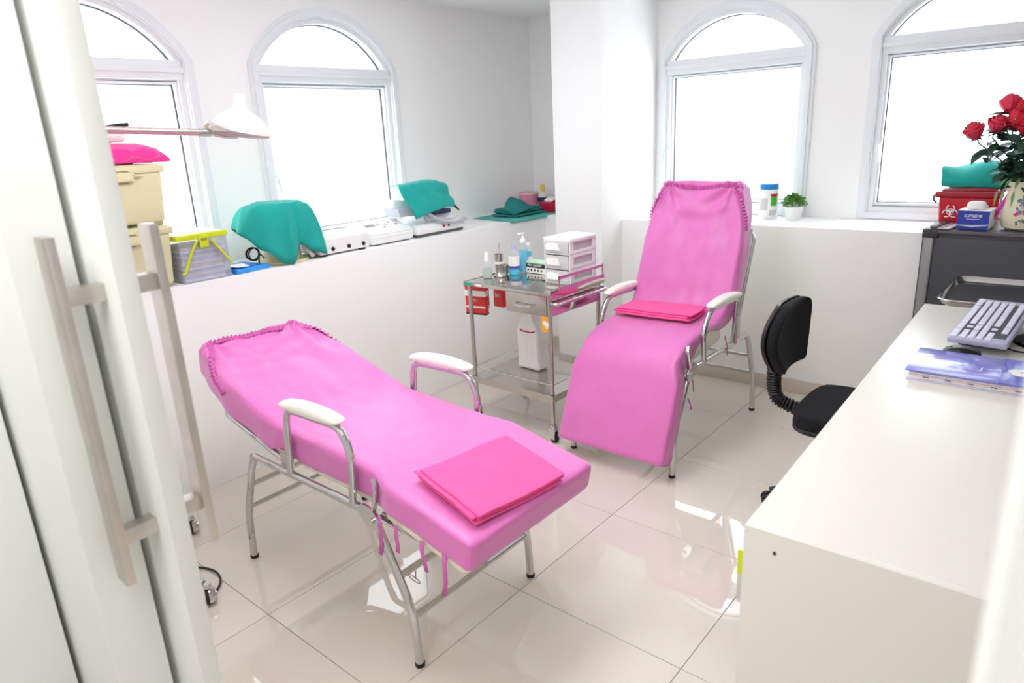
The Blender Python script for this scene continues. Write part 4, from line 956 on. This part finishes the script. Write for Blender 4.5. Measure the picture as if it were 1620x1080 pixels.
arc(0, 0, .0145, 0, 360, .0017); arc(0, 0, .004, 0, 360, .0014); obj('biohazard_sign', b, PAPER, t)
b = cloth_from([[(4.235, .585, 1.10), (4.235, .52, 1.135), (4.235, .42, 1.14), (4.235, .30, 1.13)], [(4.225, .60, 1.19), (4.225, .52, 1.235), (4.225, .42, 1.24), (4.225, .29, 1.225)], [(4.16, .615, 1.235), (4.16, .52, 1.235), (4.16, .42, 1.262), (4.16, .29, 1.24)], [(4.09, .61, 1.235), (4.09, .53, 1.215), (4.09, .42, 1.235), (4.10, .30, 1.215)], [(4.05, .605, 1.18), (4.045, .52, 1.18), (4.045, .42, 1.18), (4.05, .30, 1.17)], [(4.06, .60, 1.147), (4.045, .52, 1.146), (4.045, .42, 1.146), (4.05, .31, 1.146)]], 30, 24, wr=.006, seed=9)
tag(solidify(obj('teal_cloth', b, TEAL), .002), 'teal cloth bundle on the lid of the red hazard bin', 'cloth')
t = thing('tissue_box', 'blue and white tissue box with a tissue sticking out', 'tissue box', (3.805, .42, ZT), math.radians(-3))
bx('carton', (0, .165, -.063, .063, 0, .088), PAPER, t, bev=.0015); fp = bx('blue_front', (-.0012, .0005, -.0632, .0632, .0, .086), NAVY, t, bev=0)
text('lettering', 'SUPREME', .0185, PAPER, fp, face_x((-.0016, .0, .062)), sx=.95); bx('underline', (-.0018, -.0012, -.026, .026, .0475, .0495), PAPER, fp, bev=0)
b = nb(); prism(b, [(-.063, .018), (0, .012), (.063, .022), (.063, .026), (0, .021), (-.063, .022)], 0, .0006, face_x((-.0012, 0, 0))); obj('wave', b, GREY2, fp)
b = nb(); prism(b, [(.03*math.cos(a)*1.9, .03*math.sin(a)*.8) for a in lin_s(0, 2*PI*19/20, 20)], .0882, .0888, Matrix.Translation((.085, 0, 0))); obj('opening', b, GREYP, t)
obj('tissue', rgrid(nb(), (.12, .034, .04), .018, (14, 10, 3), lambda x, y, z: Vector((x+.025, y*(1.0+.3*noise.noise(Vector((x*20, 0, 0)))), (z+.04)*(.55+.45*math.sin(x*22+1))+.086))), PAPER, t)
t = thing('pink_ruler', 'magenta plastic stick leaning between the tissue box and the vase', 'stick', (3.93, .345, ZT)); obj('stick', box(nb(), -.006, .006, -.009, .009, 0, .20, bev=.001, M=Matrix.Translation((0, .03, 0)) @ Matrix.Rotation(.42, 4, 'X')), MAG, t)
bx('end_cap', (-.0065, .0065, -.0095, .0095, .0, .012), MAG, t, bev=.001, M=Matrix.Translation((0, .03, 0)) @ Matrix.Rotation(.42, 4, 'X'))
# vase
VX, VY = 3.91, .235
t = thing('vase', 'cream vase painted with pink and blue flowers holding the roses', 'vase', (VX, VY, ZT))
VP = [(0, 0), (.07, 0), (.082, .008), (.088, .03), (.092, .055), (.088, .085), (.081, .12), (.079, .16), (.083, .195), (.088, .215), (.084, .215), (.078, .19), (.074, .15), (0, .15)]
obj('body', lathe(nb(), VP, 40), VASE, t)
for sx in (-1, 1):
    for sy in (-1, 1): bx('foot', (sx*.05-.01, sx*.05+.01, sy*.05-.01, sy*.05+.01, -.0005, .004), SLATE, t, bev=0)
def vr(z):
    for (r0, z0), (r1, z1) in zip(VP[1:], VP[2:]):
        if z0 <= z <= z1: return r0+(r1-r0)*(z-z0)/max(z1-z0, 1e-6)
    return .085
rv = random.Random(5); pm = {'pink_flower': mat('pink_paint', (226, 160, 176), .4, var=.15, vscale=60), 'blue_leaf': mat('blue_paint', (96, 140, 168), .4, var=.2, vscale=60), 'rose_paint': mat('rose_paint', (214, 80, 120), .4), 'green_sprig': mat('green_paint', (84, 116, 100), .4)}
for nm, cnt, (a0, a1), (z0, z1), s_ in (('pink_flower', 16, (178, 215), (.09, .165), .014), ('blue_leaf', 18, (160, 185), (.075, .14), .010), ('rose_paint', 5, (158, 180), (.065, .085), .010), ('green_sprig', 12, (165, 215), (.025, .05), .008)):
    b = nb()
    for k in range(cnt):
        a = math.radians(rv.uniform(a0, a1)); z = rv.uniform(z0, z1); r = vr(z)+.0004+.0001*k; o_ = Vector((r*math.cos(a), r*math.sin(a), z)); n_ = Vector((math.cos(a), math.sin(a), 0)); tx = Vector((-math.sin(a), math.cos(a), 0)); ro = rv.uniform(0, PI)
        x_ = tx*math.cos(ro)+Vector((0, 0, 1))*math.sin(ro); y_ = n_.cross(x_); disc(b, axes(x_, y_, n_, o_), s_*rv.uniform(.6, 1.1), .0004, 7, 1, .5)
    o_ = obj(nm, b, pm[nm], t); o_['kind'] = 'stuff'
# roses: one built, the rest copied
def make_rose(label, m):
    r = thing('rose', label, 'rose', (0, 0, 0), 0, 'red roses in the vase')
    b = nb()
    for lay, (rr, n_, op, h) in enumerate(((.011, 3, .0, .066), (.019, 4, .1, .066), (.027, 5, .25, .062), (.034, 6, .6, .056))):
        for k in range(n_):
            a0 = 2*PI*k/n_+lay*.7; rows = []
            for i, v in enumerate(lin_s(0, 1, 6)):
                row = []
                for w in lin_s(-1, 1, 6):
                    a = a0+w*(PI/n_)*1.25; r_ = rr*(.35+.65*math.sin(v*1.7))*(1+op*.35*v*v) ; z = h*v*(1-.12*w*w) - lay*.003 + (.006*op*-v**6)
                    row.append(b.verts.new((r_*math.cos(a), r_*math.sin(a), z)))
                rows.append(row)
            for i in range(5):
                for j in range(5): b.faces.new((rows[i][j], rows[i][j+1], rows[i+1][j+1], rows[i+1][j]))
    solidify(obj('bloom', b, m, r), .0015)
    b = nb()
    for k in range(5): a = 2*PI*k/5; d = Vector((math.cos(a), math.sin(a), -.25)).normalized(); leaf_quad(b, Vector((0, 0, -.002)), d, Vector((0, 0, 1)), .04, .007)
    obj('sepals', b, LEAF, r)
    return r
RP = [(3.88, .461, 1.385, -.5, -.5, ROSE2, 'lowest leftmost red rose bud of the bouquet'), (3.87, .392, 1.41, -.3, -.6, ROSE2, 'second red rose from the left, between bud and open bloom'), (3.85, .330, 1.432, -.5, -.35, ROSE, 'open deep red rose showing its spiral of petals'), (3.90, .352, 1.495, -.2, -.2, ROSE2, 'topmost red rose of the bouquet'), (3.88, .285, 1.47, .0, -.3, ROSE, 'red rose cut by the right edge, above the vase'), (3.86, .275, 1.395, .1, -.4, ROSE, 'low red rose at the right edge, behind leaves')]
for i, (x, y, z, tx, ty, m_, lab) in enumerate(RP):
    r = make_rose(lab, m_) ; r.location = (x, y, z); r.scale = (1.1, 1.1, 1.1)
    d0 = Vector((x-VX, y-VY, 0)); r.rotation_euler = (-1.6*d0.y, -.75 if i == 2 else -.35, i*1.3)
    inv = r.matrix_basis.inverted(); p1 = inv @ Vector((VX+d0.x*.2, VY+d0.y*.2, ZT+.17)); pm_ = inv @ Vector((VX+d0.x*.55, VY+d0.y*.5, ZT+.30))
    obj('stem', tube(nb(), [Vector((0, 0, -.002)), Vector((0, 0, -.03)), pm_, p1], .003, 7), LEAF, r)
# foliage
rl = random.Random(11); b = nb(); g = thing('bouquet_greenery', 'dark green leaves among the roses in the vase', 'foliage', (VX, VY, ZT+.16))
def bigleaf(bm_, p, d, up, L, w):
    s = d.cross(up).normalized(); n_ = s.cross(d).normalized(); rows = []
    for t_ in lin_s(0, 1, 6):
        c_ = p+d*L*t_+n_*(-.18*L*t_*t_); ww = w*math.sin(PI*min(.98, t_*.92+.06))
        rows.append((bm_.verts.new(c_-s*ww+n_*ww*.25), bm_.verts.new(c_), bm_.verts.new(c_+s*ww+n_*ww*.25)))
    for a, c_ in zip(rows, rows[1:]):
        for k in range(2): bm_.faces.new((a[k], a[k+1], c_[k+1], c_[k]))
for k in range(84):
    th = rl.uniform(.35*PI, 1.75*PI) if k % 3 else rl.uniform(0, 2*PI); h = rl.uniform(.05, .29); rad = rl.uniform(.02, .13)*(.55+h*2.0)
    p = Vector((rad*math.cos(th)*.8, rad*math.sin(th), h)); d = Vector((math.cos(th)+rl.uniform(-.5, .5), math.sin(th)+rl.uniform(-.5, .5), rl.uniform(-.6, .6))).normalized()
    lb_ = nb(); bigleaf(lb_, p, d, Vector((rl.uniform(-.6, .2), rl.uniform(-.4, .4), 1)), rl.uniform(.06, .10), rl.uniform(.016, .026)); obj('leaf', lb_, LEAF, g)
for (x, y, z, *_r) in RP:
    d0 = Vector((x-VX, y-VY, 0))
    for k in range(13):
        t_ = rl.uniform(.3, .97); p = Vector((d0.x*(.25+.75*t_), d0.y*(.25+.75*t_), .03+(z-ZT-.20)*t_))+Vector((rl.uniform(-.02, .02), rl.uniform(-.025, .025), rl.uniform(-.02, .01)))
        th = rl.uniform(0, 2*PI); d = Vector((math.cos(th)*.7, math.sin(th), rl.uniform(-.6, .5))).normalized()
        lb_ = nb(); bigleaf(lb_, p, d, Vector((rl.uniform(-.9, .0), rl.uniform(-.4, .4), 1)), rl.uniform(.05, .085), rl.uniform(.016, .026)); obj('leaf', lb_, LEAF, g)
b.free(); b = nb()
for k in range(160):
    th = rl.uniform(0, 2*PI); ph = rl.uniform(.2, 1.2); d = Vector((math.sin(ph)*math.cos(th), math.sin(ph)*math.sin(th), math.cos(ph)))
    leaf_quad(b, Vector((d.x*.04, d.y*.04, .03+.05*rl.random())), d, Vector((0, 0, 1)), rl.uniform(.05, .11), .004)
tag(obj('fern_filler', b, LEAF3, g, smooth=False), 'soft feathery filler greens', kind='stuff')
b = nb()
for a in (150, 165, 180, 140):
    d = Vector((math.cos(math.radians(a)), math.sin(math.radians(a)), 0)); pts = [Vector((0, 0, .06))+d*.06, Vector((0, 0, .075))+d*.12, Vector((0, 0, .03))+d*.165, Vector((0, 0, -.05))+d*.175]
    for p0, p1 in zip(pts, pts[1:]): leaf_quad(b, p0, (p1-p0).normalized(), Vector((0, 0, 1)), (p1-p0).length, .008)
obj('drooping_blades', b, LEAF3, g)['kind'] = 'stuff'
b = nb()
for k in range(120):
    th = rl.uniform(0, 2*PI); p = Vector((rl.uniform(.03, .17)*math.cos(th), rl.uniform(.03, .2)*abs(math.sin(th))-.02, rl.uniform(.1, .36)))
    lathe(b, [(0, -.003), (.003, 0), (0, .003)], 5, p)
tag(obj('tiny_blossoms', b, mat('pale_blossom', (214, 206, 216), .7), g, smooth=False), 'sprinkled tiny pale blossoms', kind='stuff')

# ------------------------------------------------------------------ black office stool
SX, SY = 2.66, .585
t = thing('office_chair', 'black fabric office chair without arms, half hidden behind the desk', 'chair', (SX, SY, 0))
def seatf(x, y, z):
    u = (x-.225)/.225; v = y/.2; k = max(0, 1-(abs(u)**3.2))**.35; m_ = max(0, 1-abs(v)**3.2)**.35
    return Vector((u*.225*(.72+.28*m_), v*.19*(.72+.28*k), .445+z+.008*(1-u*u)*(1-v*v)))
obj('seat', rgrid(nb(), (.45, .2, .05), .02, (20, 18, 4), seatf), FAB, t); obj('seat_shell', rgrid(nb(), (.45, .2, .02), .008, (16, 14, 2), lambda x, y, z: seatf(x, y, z-.046)*1.0), BLK, t)
def backf(x, y, z):    # x up, y width, z depth
    v = x/.27; w = .205*(1-.5*max(0, (v-.5)/.5)**3-.42*max(0, (.5-v)/.5)**1.6); cur = .018*(y/.2)**2
    return Vector((y/.2*w+.02, z+.285-cur+.018*math.sin(v*PI), .555+x))
obj('backrest', rgrid(nb(), (.27, .2, .045), .02, (18, 18, 3), backf), FAB, t); obj('back_shell', rgrid(nb(), (.27, .2, .018), .008, (16, 16, 2), lambda x, y, z: backf(x, y*1.02, z+.018)), BLK, t)
path = fil([(.02, .312, .66), (.02, .312, .46), (.02, .295, .405), (.02, .20, .375), (.02, .05, .375)], .09, 14)
pp = []; 
tot = 0
for a, c_ in zip(path, path[1:]):
    n_ = max(1, int((c_-a).length/.004))
    for k in range(n_): pp.append(a.lerp(c_, k/n_))
rr = [.021+.0035*(1 if (i % 3) else -1) for i in range(len(pp))]
obj('bellows_bracket', tube(nb(), pp, rr, 14, flat=1.25), BLK, t, angle=80)
obj('gas_column', lathe(nb(), [(0, .10), (.028, .10), (.028, .22), (.014, .225), (.014, .38), (.05, .385), (.05, .395), (0, .395)], 20), BLK, t)
for k in range(5):
    a = 2*PI*k/5 + math.atan2(.27, -.13); d = Vector((math.cos(a), math.sin(a), 0))
    lg = obj('base_leg', tube(nb(), [d*.02+Vector((0, 0, .10)), d*.15+Vector((0, 0, .085)), d*.28+Vector((0, 0, .062))], [.022, .018, .014], 10, flat=1.3), BLK, t)
    for s in (-1, 1):
        n_ = Vector((-d.y, d.x, 0)); obj('caster', lathe(nb(), [(0, -.009), (.022, -.009), (.026, -.004), (.026, .004), (.022, .009), (0, .009)], 16, M=axes(d, Vector((0, 0, 1)), n_, d*.285+n_*s*.014+Vector((0, 0, .026)))), BLK, lg)
